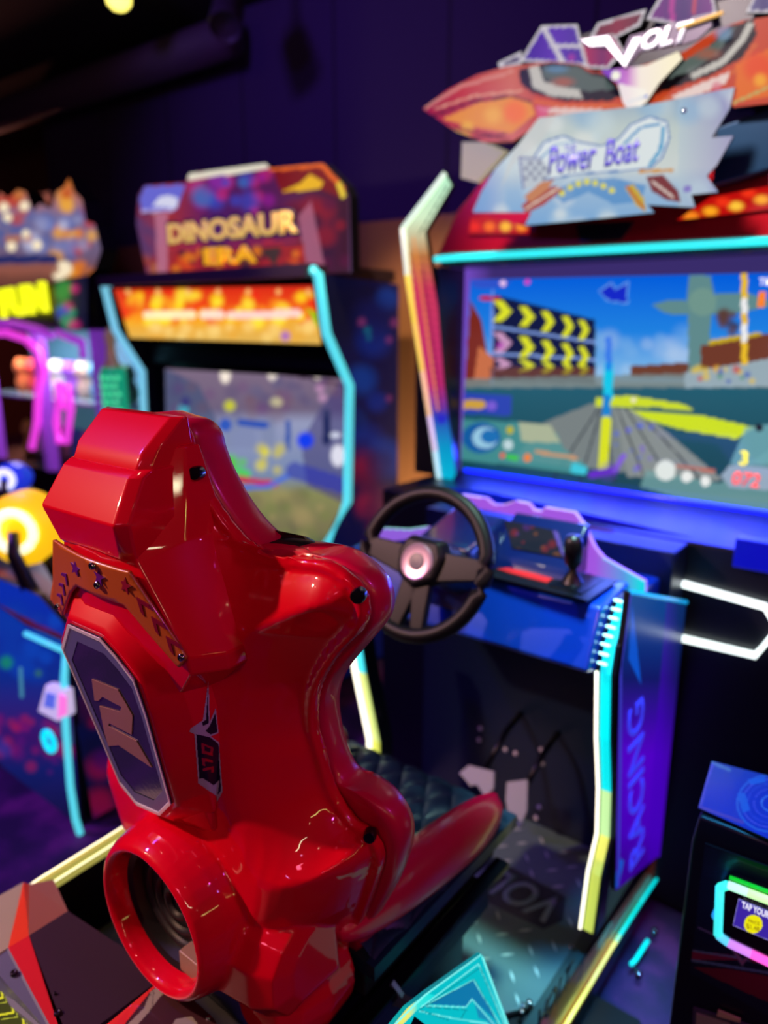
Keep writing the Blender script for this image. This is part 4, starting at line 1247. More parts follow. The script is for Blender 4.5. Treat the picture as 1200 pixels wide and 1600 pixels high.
for k in range(7):
    mb = MB(); mb.tube([at(*wp[k], Y=WY - .008), at(*wp[k + 1], Y=WY - .008)], .0075, 8); mb.build('wing_edge', mat('led_wing_%d' % k, wc[k], .3, emit=wc[k], es=1.0), rc, smooth=True)
mb = MB(); mb.box((-1.43, 2.0, 1.0), (-1.345, 2.15, 1.66)); mb.build('cabinet_flank', mat('cabinet_black'), rc)

# red canopy, cyan tube and signs
mb = MB(); mb.prism([at(x, y, Y=1.98) for x, y in ((681, 400), (712, 330), (745, 290), (790, 240), (1200, 200), (1215, 372))], (0, .35, 0)); mb.build('canopy', mat('canopy_red', (150, 8, 22), .25, coat=.8), rc, bevel=.01)
mb = MB(); mb.box((-1.34, 2.0, 1.66), (-.14, 2.30, 1.69)); mb.build('canopy_underside', DARKB, rc)
mb = MB(); mb.tube([at(680, 405, Y=1.97), at(720, 402, Y=1.97), at(1215, 376, Y=1.97)], .010, 10); o = mb.build('canopy_tube', mat('led_cyan', (0, 225, 220), .3, emit=(50, 226, 220), es=1.15), rc, smooth=True); o['label'] = 'bright cyan light tube above the screen'
mb = MB(); mb.prism([at(900, 350, Y=1.972), at(990, 346, Y=1.972), at(970, 374, Y=1.972), at(906, 378, Y=1.972)], (0, .01, 0)); mb.build('canopy_recess', BLACKP, rc)
for q, cx0, seed in (([(735, 340), (760, 336), (828, 356), (826, 366), (732, 366)], 0, 3), ([(1056, 345), (1110, 308), (1215, 288), (1215, 326), (1060, 344)], 1, 4)):
    a = Art(q, (0, 1.973, 0), N_Y, step=.003, base=(190, 14, 8))
    if cx0 == 0:
        for x_, c_ in ((742, (235, 40, 10)), (765, (250, 110, 10)), (790, (255, 190, 40)), (815, (250, 150, 30))): a.disc(x_, 354, 12, c_, soft=.6, ry=10)
    else:
        for x_, y_, c_ in ((1080, 338, (250, 140, 30)), (1110, 330, (255, 170, 30)), (1150, 322, (255, 200, 60)), (1190, 312, (255, 170, 40)), (1130, 316, (240, 50, 20)), (1170, 302, (240, 50, 20))): a.disc(x_, y_, 16, c_, soft=.6, ry=10)
    a.build('arrow_lamp', LIT, rc)['label'] = 'glowing orange arrow lamp in the red canopy'
mb = MB(); mb.prism([at(x, y, Y=2.02) for x, y in ((722, 222), (760, 222), (790, 235), (745, 285), (720, 278))], (0, .02, 0)); mb.build('topper_stay', mat('cream_lit', (200, 190, 150), .4, emit=(200, 190, 150), es=.6), rc)

# POWER BOAT title board
PY = 1.82
pb = [(738, 332), (752, 300), (775, 262), (808, 228), (842, 184), (900, 176), (1000, 166), (1040, 158), (1148, 136), (1140, 170), (1112, 215), (1146, 212), (1120, 258), (1104, 275), (1122, 300), (1080, 304), (1086, 324), (1012, 320), (1022, 332), (900, 345), (820, 352), (830, 332)]
a = Art(pb, (0, PY, 0), N_Y, step=.0028, base=(150, 190, 210))
a.grad(None, [(140, (130, 160, 190)), (200, (190, 205, 200)), (260, (205, 214, 210)), (300, (150, 185, 215)), (350, (120, 170, 215))], 'y')
a.grad([(700, 100), (790, 100), (790, 400), (700, 400)], [(735, (100, 120, 215)), (800, (180, 205, 215))], 'x', .6); a.grad([(1060, 100), (1160, 100), (1160, 400), (1060, 400)], [(1060, (180, 200, 210)), (1140, (140, 120, 190))], 'x', .6)
a.noise([(235, 238, 230), (120, 175, 215), (200, 220, 225)], 40, 10, 30, a=.45, seed=9)
a.poly([(842, 184), (870, 178), (850, 215), (800, 260), (780, 300), (800, 240)], (206, 208, 200), .6)
cl = [(835, 245), (850, 222), (880, 212), (905, 222), (940, 228), (965, 218), (985, 195), (1015, 182), (1042, 190), (1046, 215), (1035, 245), (1018, 262), (960, 268), (900, 272), (860, 280), (832, 270)]
a.poly(cl, (222, 232, 232)); a.line(cl, 2.6, (50, 110, 180), closed=True)
a.line([(975, 225), (1000, 200), (1030, 194)], 4, (70, 150, 200)); a.line([(1036, 200), (1032, 235), (1015, 258)], 6, (90, 165, 205)); a.line([(842, 250), (868, 226), (895, 222)], 3, (120, 170, 205))
a.poly([(860, 300), (900, 282), (960, 278), (1010, 290), (1000, 316), (960, 320), (920, 300), (880, 318)], (70, 140, 200), .8)
a.poly([(812, 246), (846, 248), (862, 268), (840, 290), (818, 296)], (190, 200, 205)); a.line([(812, 246), (846, 248)], 2, (60, 60, 150)); a.line([(812, 246), (818, 294)], 2, (60, 60, 150))
for i in range(5):
    for j in range(4):
        if (i + j) % 2: a.disc(822 + i * 7, 255 + j * 8, 3, (60, 60, 110), .8)
for k in range(7):
    t = k / 6; a.disc(878 + 78 * t, 302 - 16 * math.sin(t * math.pi) - 4 * t, 5, (226, 220, 60), .9)
a.poly([(815, 322), (830, 306), (866, 290), (880, 296), (850, 320), (822, 334)], (170, 70, 60)); a.line([(822, 326), (872, 294)], 2.4, (235, 225, 200)); a.poly([(818, 308), (845, 285), (866, 280), (856, 296), (830, 316)], (200, 130, 80))
a.poly([(976, 292), (990, 288), (1006, 310), (1010, 332), (995, 322)], (200, 170, 40)); a.line([(980, 292), (1006, 326)], 3, (190, 40, 40)); a.poly([(1010, 276), (1036, 274), (1060, 300), (1064, 316), (1040, 312), (1018, 298)], (120, 40, 40)); a.line([(1020, 284), (1052, 308)], 4, (220, 200, 190)); a.line([(1000, 268), (1050, 266)], 5, (210, 150, 60)); a.disc(1074, 295, 6, (110, 60, 190), .7)
tb_ = a.build('title_board', attr_mat('lit_board', .9, .3, .2), rc, thick=.008); tb_['label'] = 'pale blue Power Boat title board'
NV = mat('title_navy', (44, 36, 130), .4, emit=(44, 36, 130), es=.6)
tq = lambda x, y: at(x, y, Y=PY - .004)
text('title_letters', 'Power', tq(856, 274), tq(943, 262) - tq(856, 274), Vector((0, 0, 1)), .124, .064, NV, tb_, shear=.15, ext=.0015, bold=.02)
text('title_letters', 'Boat', tq(944, 262), tq(1014, 250) - tq(944, 262), Vector((0, 0, 1)), .082, .060, NV, tb_, shear=.15, ext=.0015, bold=.02)
px_text('title_letters', 'THE', tq(882, 240), tq(900, 237), tq(882, 228), NV, tb_, ext=.0015)
mb = MB(); mb.lathe(tq(1069, 173), (0, -1, 0), [(0, .006), (.004, .005), (.005, .001)], n=12); mb.build('mount_screw', CHR, tb_, smooth=True)
mb = MB(); mb.tube([at(1040, 182, Y=1.83), Vector((at(1040, 182, Y=1.83).x, 2.0, 1.95))], .012, 10); mb.build('board_stay', BLACKP, rc)

# topper: orange boat, white cockpit, VOLT lettering and purple shards
TY = 1.90
bo_ = [(660, 170), (700, 140), (745, 117), (790, 104), (822, 101), (862, 96), (905, 100), (930, 112), (955, 108), (975, 110), (1010, 100), (1070, 80), (1120, 45), (1160, 32), (1215, 24), (1215, 160), (1146, 168), (1130, 140), (1040, 160), (990, 178), (900, 180), (850, 190), (800, 222), (755, 222), (712, 205), (690, 190)]
a = Art(bo_, (0, TY, 0), N_Y, step=.004, base=(206, 70, 34))
a.grad([(600, 0), (835, 0), (835, 300), (600, 300)], [(660, (160, 20, 60)), (720, (200, 60, 44)), (800, (214, 110, 84)), (835, (200, 80, 50))], 'x')
a.line([(665, 168), (720, 135), (800, 112)], 5, (230, 160, 140), .7); a.line([(675, 182), (740, 158), (800, 150), (830, 160)], 4, (60, 20, 20), .8); a.line([(680, 170), (740, 150), (815, 142)], 3, (240, 190, 150), .7)
a.poly([(690, 186), (750, 160), (800, 152), (830, 162), (836, 178), (800, 208), (750, 200)], (240, 150, 30)); a.disc(805, 175, 24, (250, 120, 20), soft=.5); a.disc(770, 180, 20, (255, 190, 60), .6, soft=.7); a.disc(730, 200, 14, (250, 190, 40), .8, soft=.6)
a.line([(710, 200), (770, 212), (800, 222)], 4, (150, 60, 20)); a.line([(740, 215), (790, 210)], 3, (80, 30, 10)); a.line([(700, 200), (740, 218)], 3, (220, 200, 60))
ck = [(812, 108), (860, 97), (905, 101), (920, 112), (950, 116), (965, 134), (975, 150), (950, 158), (880, 158), (830, 145), (812, 128)]
a.poly([(x, y) for x, y in ck], (10, 8, 12)); a.poly([(826, 104), (842, 102), (850, 128), (905, 138), (910, 154), (860, 150), (832, 136)], (200, 196, 186)); a.poly([(850, 103), (905, 104), (925, 118), (945, 122), (960, 138), (925, 144), (870, 134), (848, 120)], (84, 100, 94)); a.disc(880, 128, 24, (200, 90, 60), .6, ry=10, soft=.7); a.disc(870, 108, 24, (90, 140, 180), .7, ry=8, soft=.6)
a.line([(835, 158), (880, 166), (975, 166), (1010, 160)], 6, (226, 104, 40)); a.poly([(838, 168), (870, 168), (940, 170), (910, 188), (895, 180), (850, 176)], (235, 200, 190)); a.poly([(838, 165), (860, 168), (850, 190), (838, 180)], (225, 90, 130), .8)
ck2 = [(1020, 140), (1040, 110), (1100, 80), (1140, 40), (1178, 30), (1182, 55), (1160, 90), (1110, 118), (1060, 135), (1022, 148)]
a.poly(ck2, (10, 8, 12)); a.poly([(1050, 106), (1110, 70), (1150, 42), (1120, 85), (1080, 112), (1045, 122)], (96, 110, 104)); a.disc(1105, 84, 28, (190, 100, 70), .6, ry=12, soft=.7); a.disc(1130, 50, 18, (100, 150, 190), .7, soft=.6); a.line([(1084, 118), (1130, 96), (1160, 62), (1172, 40)], 10, (200, 196, 186))
a.line([(1030, 158), (1090, 140), (1150, 110), (1180, 70)], 7, (216, 96, 40)); a.poly([(1050, 150), (1100, 128), (1140, 112), (1135, 130), (1080, 152), (1060, 160)], (240, 214, 206)); a.disc(1120, 135, 10, (220, 90, 120), .7, soft=.5)
a.poly([(1150, 100), (1215, 70), (1215, 150), (1150, 160)], (236, 110, 20)); a.disc(1185, 105, 30, (240, 60, 20), .7, soft=.5); a.disc(1188, 125, 14, (255, 180, 40), .8, soft=.6); a.line([(1148, 160), (1215, 130)], 5, (200, 170, 90))
a.build('boat_topper', attr_mat('lit_topper', .85, .3, .2), rc, thick=.03)['label'] = 'orange speedboat shaped topper'
bw = [(938, 110), (1010, 102), (1060, 80), (1066, 92), (1030, 130), (1010, 160), (985, 178), (973, 160), (965, 130), (952, 122)]
a = Art(bw, (0, TY - .03, 0), N_Y, step=.003, base=(240, 232, 215)); a.grad(None, [(950, (120, 50, 190)), (980, (200, 120, 200)), (1000, (240, 228, 215)), (1050, (245, 235, 200))], 'x'); a.line([(980, 160), (1010, 150)], 5, (90, 130, 210)); a.disc(962, 118, 7, (240, 240, 220)); a.poly([(965, 130), (1010, 140), (1000, 178), (975, 175)], (244, 240, 228), .8)
a.build('boat_prow', LIT, rc, thick=.02)
shards = [[(778, 98), (815, 80), (815, 100), (780, 106)], [(812, 96), (846, 40), (902, 38), (918, 104), (880, 100), (850, 98)], [(920, 62), (934, 36), (1010, 14), (1000, 40), (960, 60)], [(1010, 30), (1040, -20), (1110, -30), (1120, 20), (1060, 40)], [(905, 62), (960, 52), (975, 80), (950, 108), (915, 106)], [(1165, 20), (1180, -10), (1215, -10), (1215, 20)]]
cc_ = [((120, 110, 140), (70, 60, 90)), ((60, 30, 150), (90, 40, 180)), ((90, 30, 50), (140, 30, 60)), ((120, 20, 130), (60, 20, 110)), ((190, 30, 80), (120, 30, 100)), ((100, 100, 150), (70, 60, 120))]
for q, (c0, c1) in zip(shards, cc_):
    a = Art(q, (0, TY + .04, 0), N_Y, step=.004, base=c0)
    xs_ = [p[0] for p in q]; mx_ = sum(xs_) / len(xs_)
    a.grad(None, [(min(xs_), c0), (mx_, c1), (max(xs_), c0)], 'x'); a.line(q, 8, (214, 208, 214), closed=True)
    if q[0] == (812, 96): a.line([(850, 45), (880, 98)], 8, (214, 208, 214)); a.line([(862, 72), (905, 72)], 6, (214, 208, 214)); a.disc(893, 90, 8, (180, 50, 160), .7, soft=.6)
    if q[0] == (1010, 30): a.line([(1050, -10), (1050, 30)], 8, (190, 40, 150), .8); a.line([(1085, -20), (1085, 20)], 6, (220, 60, 60), .7)
    a.build('topper_shard', attr_mat('lit_topper'), rc, thick=.012)
GW = mat('logo_white', (224, 222, 226), .4, emit=(224, 222, 230), es=.85); GD = mat('logo_gold', (150, 120, 60), .4, emit=(170, 140, 70), es=.7)
vq = [(905, 62), (948, 54), (972, 84), (984, 56), (1110, 22), (1112, 40), (1092, 60), (1070, 68), (1000, 80), (976, 108), (952, 76), (915, 72)]
mb = MB(); mb.prism([at(x, y, Y=TY - .045) for x, y in vq], (0, .01, 0)); lgp = mb.build('topper_logo', mat('logo_dark', (60, 50, 66), .4, emit=(50, 40, 60), es=.6), rc); lgp['label'] = 'white VOLT lettering on the topper'
a3_ = [(908, 62), (950, 56), (974, 92), (990, 60), (1002, 58), (976, 104), (946, 70), (922, 72)]
mb = MB(); mb.prism([at(x, y, Y=TY - .052) for x, y in a3_], (0, .006, 0)); mb.build('logo_letters', GW, lgp)
px_text('logo_letters', 'OLT', at(1002, 80, Y=TY - .048), at(1082, 62, Y=TY - .048), at(1006, 50, Y=TY - .048), GW, lgp, shear=.3, ext=.003, bold=.03)
mb = MB(); mb.tube([at(1060, 44, Y=TY - .05), at(1130, 20, Y=TY - .05)], .004, 6); mb.build('logo_flash', GD, lgp)
mb = MB(); mb.box((-1.0, 1.97, 1.9), (-.2, 2.1, 2.2)); mb.build('topper_frame', BLACKP, rc)
mb = MB(); mb.prism([at(x, y, Y=1.93) for x, y in ((1120, 200), (1215, 165), (1215, 260), (1112, 290))], (0, .04, 0)); mb.build('topper_bracket', mat('bracket_teal', (20, 56, 84), .3, metal=.4), rc, bevel=.004)

o = lamp('under_screen_light', 'AREA', (-.75, 1.66, 1.13), (-.8, 1.35, .95), (.10, .16, 1), 2.2, .9)
o.data.shape = 'RECTANGLE'; o.data.size_y = .04

mb = MB(); mb.tube([(-1.3, 2.11, 1.005), (-.16, 2.11, 1.005)], .006, 8); mb.build('ledge_light', mat('led_blue', (20, 30, 255), .3, emit=(20, 30, 255), es=2.5), rc, smooth=True)
o = lamp('ledge_glow_light', 'AREA', (-.73, 2.10, 1.09), (-.73, 1.85, .98), (.03, .05, 1), 9, 1.1)
o.data.shape = 'RECTANGLE'; o.data.size_y = .03

# ------------------------------------------------------------------ payment pedestal in the lower right corner
pd_ = empty('payment_pedestal', (-.05, 1.2, 0), 'dark payment pedestal with a blue lit top and card reader at the lower right', 'card reader stand')
PX0, PX1, PYF, PYB = -.232, .22, 1.095, 1.25
mb = MB(); mb.loft([[(PX0 + .004, PYF + .012, .735), (PX1, PYF + .012, .735), (PX1, PYB, 0.758), (PX0 + .004, PYB, 0.758)][0:4], [(PX0, PYF - .0, .69), (PX1, PYF - .0, .69), (PX1, PYB, .69), (PX0, PYB, .69)], [(PX0, PYF - .0, .0), (PX1, PYF, .0), (PX1, PYB, .0), (PX0, PYB, .0)]])
mb.build('pedestal_body', mat('pedestal_black', (7, 12, 26), .32, coat=.25), pd_, bevel=.005)
tq_ = [(1112, 1189), (1250, 1225), (1245, 1330), (1091, 1262)]
p_, n_ = tuple(at(1112, 1189, Z=.757)), (0, -.165, 1)
n_v = np.array(n_); p0_ = Vector((PX0, PYF + .012, .741))
a = Art(tq_, tuple(p0_), n_, step=.0015, base=(0, 52, 214))
a.grad(None, [(1190, (20, 60, 190)), (1240, (6, 44, 214)), (1300, (10, 50, 220))], 'y')
for r_, w_, c_ in ((52, 3, (30, 90, 230)), (44, 1.6, (60, 80, 235)), (36, 1, (40, 70, 230)), (26, 1, (60, 80, 235)), (14, 2, (50, 110, 240))): a.disc(1204, 1255, r_, c_, ring=w_ / 1.6, ry=r_ * .85)
a.poly([(1152, 1240), (1164, 1238), (1172, 1266), (1160, 1270)], (20, 90, 235)); a.poly([(1168, 1218), (1196, 1214), (1196, 1222), (1172, 1226)], (20, 90, 235))
a.line([(1113, 1192), (1140, 1203)], 5, (60, 110, 200)); a.line([(1112, 1196), (1100, 1230), (1094, 1258)], 7, (60, 70, 220)); a.line([(1092, 1260), (1160, 1285)], 5, (60, 60, 200))
a.build('pedestal_top', attr_mat('lit_top', .85, .2), pd_, thick=.004)['label'] = 'blue glowing top with a circular pattern'
FY = PYF - .001
a = Art([(1101, 1318), (1250, 1372), (1250, 1600), (1240, 1610), (1078, 1520)], (0, FY, 0), N_Y, step=.0018, base=(8, 20, 44))
for i in range(14):
    for j in range(9): a.disc(1104 + i * 3.6 - j * .3, 1326 + j * 5 + i * 1.3, 1.0, (40, 66, 110), .35)
a.poly([(1079, 1484), (1155, 1494), (1152, 1500), (1079, 1500)], (130, 24, 60)); a.line([(1079, 1485), (1150, 1496), (1250, 1520)], 3, (100, 110, 150)); a.line([(1079, 1500), (1250, 1528)], 4, (86, 104, 150))
a.poly([(1084, 1511), (1140, 1514), (1250, 1535), (1250, 1580), (1190, 1562), (1130, 1534)], (110, 14, 40))
a.line([(1092, 1450), (1135, 1470), (1160, 1508)], 3, (110, 90, 120)); a.poly([(1120, 1452), (1150, 1480), (1164, 1505), (1172, 1490), (1158, 1470)], (30, 24, 60)); a.line([(1128, 1452), (1160, 1505), (1178, 1482)], 3, (150, 90, 130))
fp = a.build('front_print', PRT, pd_, thick=.003); fp['label'] = 'front print with red and grey flashes'
px_text('logo_letters', 'OLT', at(1166, 1500, Y=FY - .002), at(1232, 1524, Y=FY - .002), at(1172, 1476, Y=FY - .002), mat('logo_pink', (150, 40, 70), .4), fp, shear=.2, ext=.001, bold=.03)
mb = MB(); mb.prism([at(x, y, Y=FY - .004) for x, y in ((1083, 1575), (1240, 1625), (1240, 1640), (1080, 1640))], (0, .004, 0)); cv = mb.build('coin_door', mat('coin_frame', (70, 56, 84), .4), pd_)
mb = MB(); mb.prism([at(x, y, Y=FY - .007) for x, y in ((1088, 1584), (1140, 1600), (1136, 1640), (1086, 1640))], (0, .003, 0)); mb.build('coin_plate', mat('coin_beige', (150, 124, 124), .4), cv)
mb = MB(); mb.prism([at(x, y, Y=FY - .007) for x, y in ((1122, 1579), (1157, 1593), (1156, 1598), (1120, 1588))], (0, .003, 0)); mb.build('price_label', mat('label_beige', (196, 150, 130), .5), pd_)
# card reader with its ring of light
ring = [(1127, 1382), (1140, 1378), (1230, 1412), (1240, 1470), (1232, 1512), (1140, 1468), (1124, 1456)]
RD = mat('reader_black', (8, 8, 14), .2, coat=.6)
rp = [at(x, y, Y=FY - .022) for x, y in ring]
mb = MB(); mb.prism([at(x, y, Y=FY - .03) for x, y in ring], (0, .03, 0)); rd = mb.build('card_reader', RD, pd_, bevel=.004)
rcol = [((0, 235, 190), (60, 240, 200)), ((60, 255, 120), (220, 255, 170)), ((120, 60, 200), (255, 90, 220)), ((150, 60, 220), (255, 80, 210)), ((255, 70, 220), (255, 90, 210)), ((240, 100, 215), (150, 160, 240)), ((40, 210, 230), (30, 220, 220))]
seq = [(rp[0], rp[1], (60, 250, 220)), (rp[1], rp[1].lerp(rp[2], .35), (190, 255, 220)), (rp[1].lerp(rp[2], .35), rp[2], (200, 255, 170)), (rp[2], rp[3], (90, 200, 90)), (rp[3], rp[4], (220, 90, 220)), (rp[4], rp[4].lerp(rp[5], .6), (255, 96, 214)), (rp[4].lerp(rp[5], .6), rp[5], (200, 130, 235)), (rp[5], rp[6], (90, 200, 235)), (rp[6], rp[0], (60, 226, 226))]
for p, q_, c in seq:
    mb = MB(); e_ = Vector((0, -.008, 0)); mb.tube([p + e_, q_ + e_], .0065, 10); mb.build('light_ring', mat('ring_%d_%d_%d' % c, c, .3, emit=c, es=1.2), rd, smooth=True)
mb = MB(); mb.tube([rp[1] + Vector((0, -.004, .011)), rp[2] + Vector((0, -.004, .011))], .003, 8); mb.build('light_ring', mat('ring_green', (10, 200, 40), .3, emit=(10, 190, 40)), rd, smooth=True)
a = Art([(1154, 1404), (1250, 1443), (1250, 1490), (1145, 1446)], (0, FY - .032, 0), N_Y, step=.0009, base=(58, 36, 160))
a.line([(1154, 1404), (1250, 1443)], 1.5, (150, 150, 235)); a.line([(1154, 1404), (1145, 1446), (1250, 1490)], 1.2, (170, 160, 240)); a.disc(1177, 1444, 14.5, (238, 230, 10))
cs = a.build('reader_screen', LIT, rd); cs['label'] = 'violet reader screen saying tap your card'
q4 = lambda x, y: at(x, y, Y=FY - .034)
px_text('reader_text', 'TAP YOUR CARD', q4(1159, 1418), q4(1228, 1446), q4(1160, 1408), mat('digit_white'), cs, ext=.0006, bold=.02)
px_text('price_text', 'PRICE', q4(1170, 1441), q4(1187, 1446), q4(1170, 1436), mat('price_dark', (120, 90, 20), .4, emit=(120, 90, 20)), cs, ext=.0005)
px_text('price_text', '$1.48', q4(1167, 1451), q4(1187, 1457), q4(1168, 1443), mat('price_dark'), cs, ext=.0005)
for x, y in ((1133, 1388), (1127, 1426)):
    mb = MB(); mb.lathe(at(x - 4, y, Y=FY - .012), (0, -1, 0), [(0, .008), (.012, .008), (.016, .004), (.016, .0001)], n=14); mb.build('side_button', mat('led_button', (30, 110, 230), .3, emit=(40, 160, 235), es=.8), rd, smooth=True)

# ------------------------------------------------------------------ dinosaur shooting cabinet
dc = empty('shooting_cabinet', (-2.55, 1.9, 0), 'shooting arcade cabinet with Dinosaur Era header and cyan light strips', 'arcade machine')
DX = -1.90; DX0 = -3.25
dz = lambda x, y: at(x, y, X=DX)
edge = [dz(*p) for p in ((499, 428), (512, 520), (548, 602), (545, 782), (508, 858))]
pf = [(v.y, v.z) for v in edge]
low = [(pf[-1][0] - .02, pf[-1][1] - .02), (1.55, .58), (.99, .62), (.955, .56), (.985, .02)]
prof = pf + low + [(2.53, .02), (2.53, pf[0][1] - .02)]
a_side = [(v[0], v[1]) for v in prof]
SPX = []
for y_, z_ in a_side:
    d_ = np.array((DX, y_, z_)) - _C; dp = d_ @ _f; SPX.append((600 + FPX * (d_ @ _r) / dp, 800 - FPX * (d_ @ _u) / dp))
a = Art(SPX, (DX, 0, 0), (1, 0, 0), step=.010, base=(5, 12, 60))
a.noise([(0, 40, 130), (0, 60, 150), (6, 20, 80), (4, 10, 40)], 16, 20, 50, (500, 620, 440, 720), .7, 3)
a.noise([(120, 10, 50), (150, 20, 60), (30, 10, 60)], 10, 14, 36, (560, 625, 690, 850), .6, 8)
a.noise([(0, 130, 150), (160, 60, 120)], 6, 5, 12, (560, 620, 500, 660), .5, 4)
a.noise([(90, 10, 70), (30, 10, 90), (10, 10, 40), (150, 10, 60)], 60, 10, 34, (100, 260, 1010, 1300), .6, 5)
sd = a.build('side_panel', attr_mat('side_art', .75, .3), dc, thick=.02); sd['label'] = 'dark blue side panel with space artwork'
mb = MB(); mb.loft([[Vector((x, y, z)) for y, z in prof] for x in (DX0, DX - .02)]); 
mb2 = MB()
body_prof = [(p[0] + .05, p[1]) for p in pf] + [(pf[-1][0] + .05, .5), (2.7, .5), (2.7, pf[0][1] - .03)]
mb2.loft([[Vector((x, y, z)) for y, z in [(2.30, pf[0][1]), (2.30, .55), (2.51, .55), (2.51, pf[0][1])]] for x in (DX0 + .02, DX - .03)])
mb2.build('cabinet_back', NAVY, dc)
mb2 = MB(); mb2.loft([[Vector((x, y, z)) for y, z in [(1.02, .02), (.99, .60), (1.5, .60), (2.4, .55), (2.4, .02)]] for x in (DX0 + .02, DX - .03)]); mb2.build('console', NAVY, dc, bevel=.01)
mb2 = MB(); mb2.loft([[Vector((DX0 - .02, y, z)) for y, z in prof], [Vector((DX0, y, z)) for y, z in prof]]); mb2.build('side_panel', DARKB, dc)
# cyan strips
CY = mat('strip_cyan', (60, 205, 215), .3, emit=(84, 208, 220), es=1.05)
mb = MB(); e_ = [p + Vector((.004, -.012, 0)) for p in edge]; mb.tube([e_[0] + Vector((-.05, .0, .012)), e_[0] + Vector((-.02, 0, .012))] + e_, .018, 10); mb.build('light_strip', CY, dc, smooth=True)
mb = MB(); mb.tube([Vector((DX0 - .015 + (.0 if i else .04), p.y, p.z)) for i, p in enumerate([e_[0]] + e_)], .018, 10); mb.build('light_strip', mat('strip_pale', (110, 200, 225), .3, emit=(116, 196, 222), es=1.0), dc, smooth=True)
mb = MB(); mb.tube([at(x, y, X=DX + .005) for x, y in ((104, 1012), (100, 1060), (103, 1140), (110, 1230), (118, 1280), (129, 1314))], .010, 10); mb.build('light_strip', CY, dc, smooth=True)
# header sign
HY = 2.02
hp = [(213, 350), (216, 305), (226, 290), (290, 285), (296, 271), (415, 255), (424, 263), (470, 258), (505, 255), (540, 290), (546, 306), (549, 426), (230, 432)]
hY = 2.12
a = Art(hp, (0, hY, 0), N_Y, step=.006, base=(70, 24, 60))
a.grad(None, [(215, (90, 60, 110)), (260, (170, 50, 50)), (330, (80, 30, 100)), (450, (90, 30, 80)), (540, (60, 10, 40))], 'x')
a.noise([(60, 70, 190), (150, 30, 150), (200, 40, 120), (60, 110, 190)], 30, 8, 22, (305, 420, 270, 345), .7, 4); a.noise([(150, 20, 40), (90, 10, 60), (40, 14, 50)], 16, 10, 26, (440, 545, 310, 420), .7, 5); a.noise([(190, 110, 60), (150, 40, 50), (90, 60, 110)], 14, 8, 20, (214, 250, 320, 430), .7, 6)
a.poly([(226, 292), (290, 288), (276, 328), (222, 332), (218, 310)], (110, 110, 220)); a.poly([(238, 322), (250, 306), (262, 304), (278, 310), (276, 326)], (225, 225, 250)); a.line([(222, 330), (270, 328)], 4, (190, 180, 240))
a.poly([(424, 263), (505, 258), (536, 294), (536, 310), (500, 296), (440, 302)], (130, 20, 24)); a.poly([(440, 300), (470, 286), (485, 272), (505, 284), (500, 296)], (250, 190, 30)); a.line([(424, 264), (503, 258), (535, 294), (536, 306)], 7, (250, 110, 30)); a.line([(530, 288), (536, 306)], 8, (252, 220, 60))
a.line([(296, 276), (415, 259)], 11, (244, 236, 214)); a.poly([(242, 335), (262, 330), (262, 430), (246, 432)], (196, 120, 150), .8); a.poly([(466, 338), (486, 314), (508, 420), (480, 426)], (190, 110, 140), .7)
a.poly([(275, 392), (474, 380), (480, 426), (262, 430)], (180, 40, 30), .8); a.noise([(240, 130, 30), (220, 70, 30), (60, 30, 50)], 40, 6, 12, (270, 470, 392, 425), .8, 7); a.poly([(406, 388), (438, 386), (430, 418)], (70, 50, 50))
a.line([(265, 388), (470, 374)], 3, (200, 50, 60)); a.line([(549, 300), (549, 426)], 7, (90, 60, 100))
hd = a.build('header_sign', attr_mat('lit_header', .85, .35, .5), dc, thick=.05); hd['label'] = 'octagonal Dinosaur Era header sign'
hq = lambda x, y, d=.006: at(x, y, Y=hY - d)
YL = mat('title_yellow', (230, 190, 90), .4, emit=(222, 182, 96), es=.9); YO = mat('title_orange', (236, 170, 30), .4, emit=(240, 170, 30), es=.95); DKT = mat('title_shadow', (24, 16, 70), .5)
px_text('title_shadow', 'DINOSAUR', hq(262, 384, .003), hq(470, 366, .003), hq(262, 346, .003), DKT, hd, ext=.001, bold=.05)
px_text('title_letters', 'DINOSAUR', hq(264, 382), hq(466, 364), hq(264, 350), YL, hd, ext=.004, bold=.04)
px_text('title_shadow', 'ERA', hq(316, 416, .003), hq(406, 412, .003), hq(316, 384, .003), DKT, hd, ext=.001, bold=.05)
px_text('title_letters', 'ERA', hq(320, 414), hq(402, 410), hq(320, 388), YO, hd, ext=.004, bold=.04)
mb = MB(); mb.box((DX0, 2.0, pf[0][1] - .01), (DX - .02, 2.53, pf[0][1] + .035)); mb.build('cabinet_roof', mat('roof_grey', (58, 44, 60), .5), dc)
# marquee strip
mq = [(178, 452), (488, 446), (502, 538), (203, 528)]
a = Art(mq, tuple(at(330, 490, Y=2.08)), (0, -1, -.18), step=.006, base=(235, 60, 20))
a.grad(None, [(448, (215, 40, 20)), (475, (235, 70, 20)), (500, (248, 170, 30)), (528, (226, 176, 80))], 'y')
a.noise([(255, 220, 30), (255, 240, 60), (240, 40, 20), (250, 150, 30)], 60, 7, 16, (185, 495, 460, 505), .75, 8); a.noise([(250, 210, 120), (235, 170, 60)], 26, 9, 16, (200, 495, 508, 530), .7, 9)
a.line([(230, 492), (300, 492)], 13, (255, 250, 200), .8); a.line([(318, 492), (345, 492)], 13, (255, 235, 220), .8); a.line([(360, 493), (465, 490)], 13, (255, 225, 225), .75); a.disc(446, 525, 10, (160, 90, 200), .8, soft=.5); a.poly([(478, 480), (495, 490), (498, 515)], (150, 200, 20))
for k in range(7): a.disc(200 + k * 47, 456, 6, (255, 210, 120), .7, soft=.5)
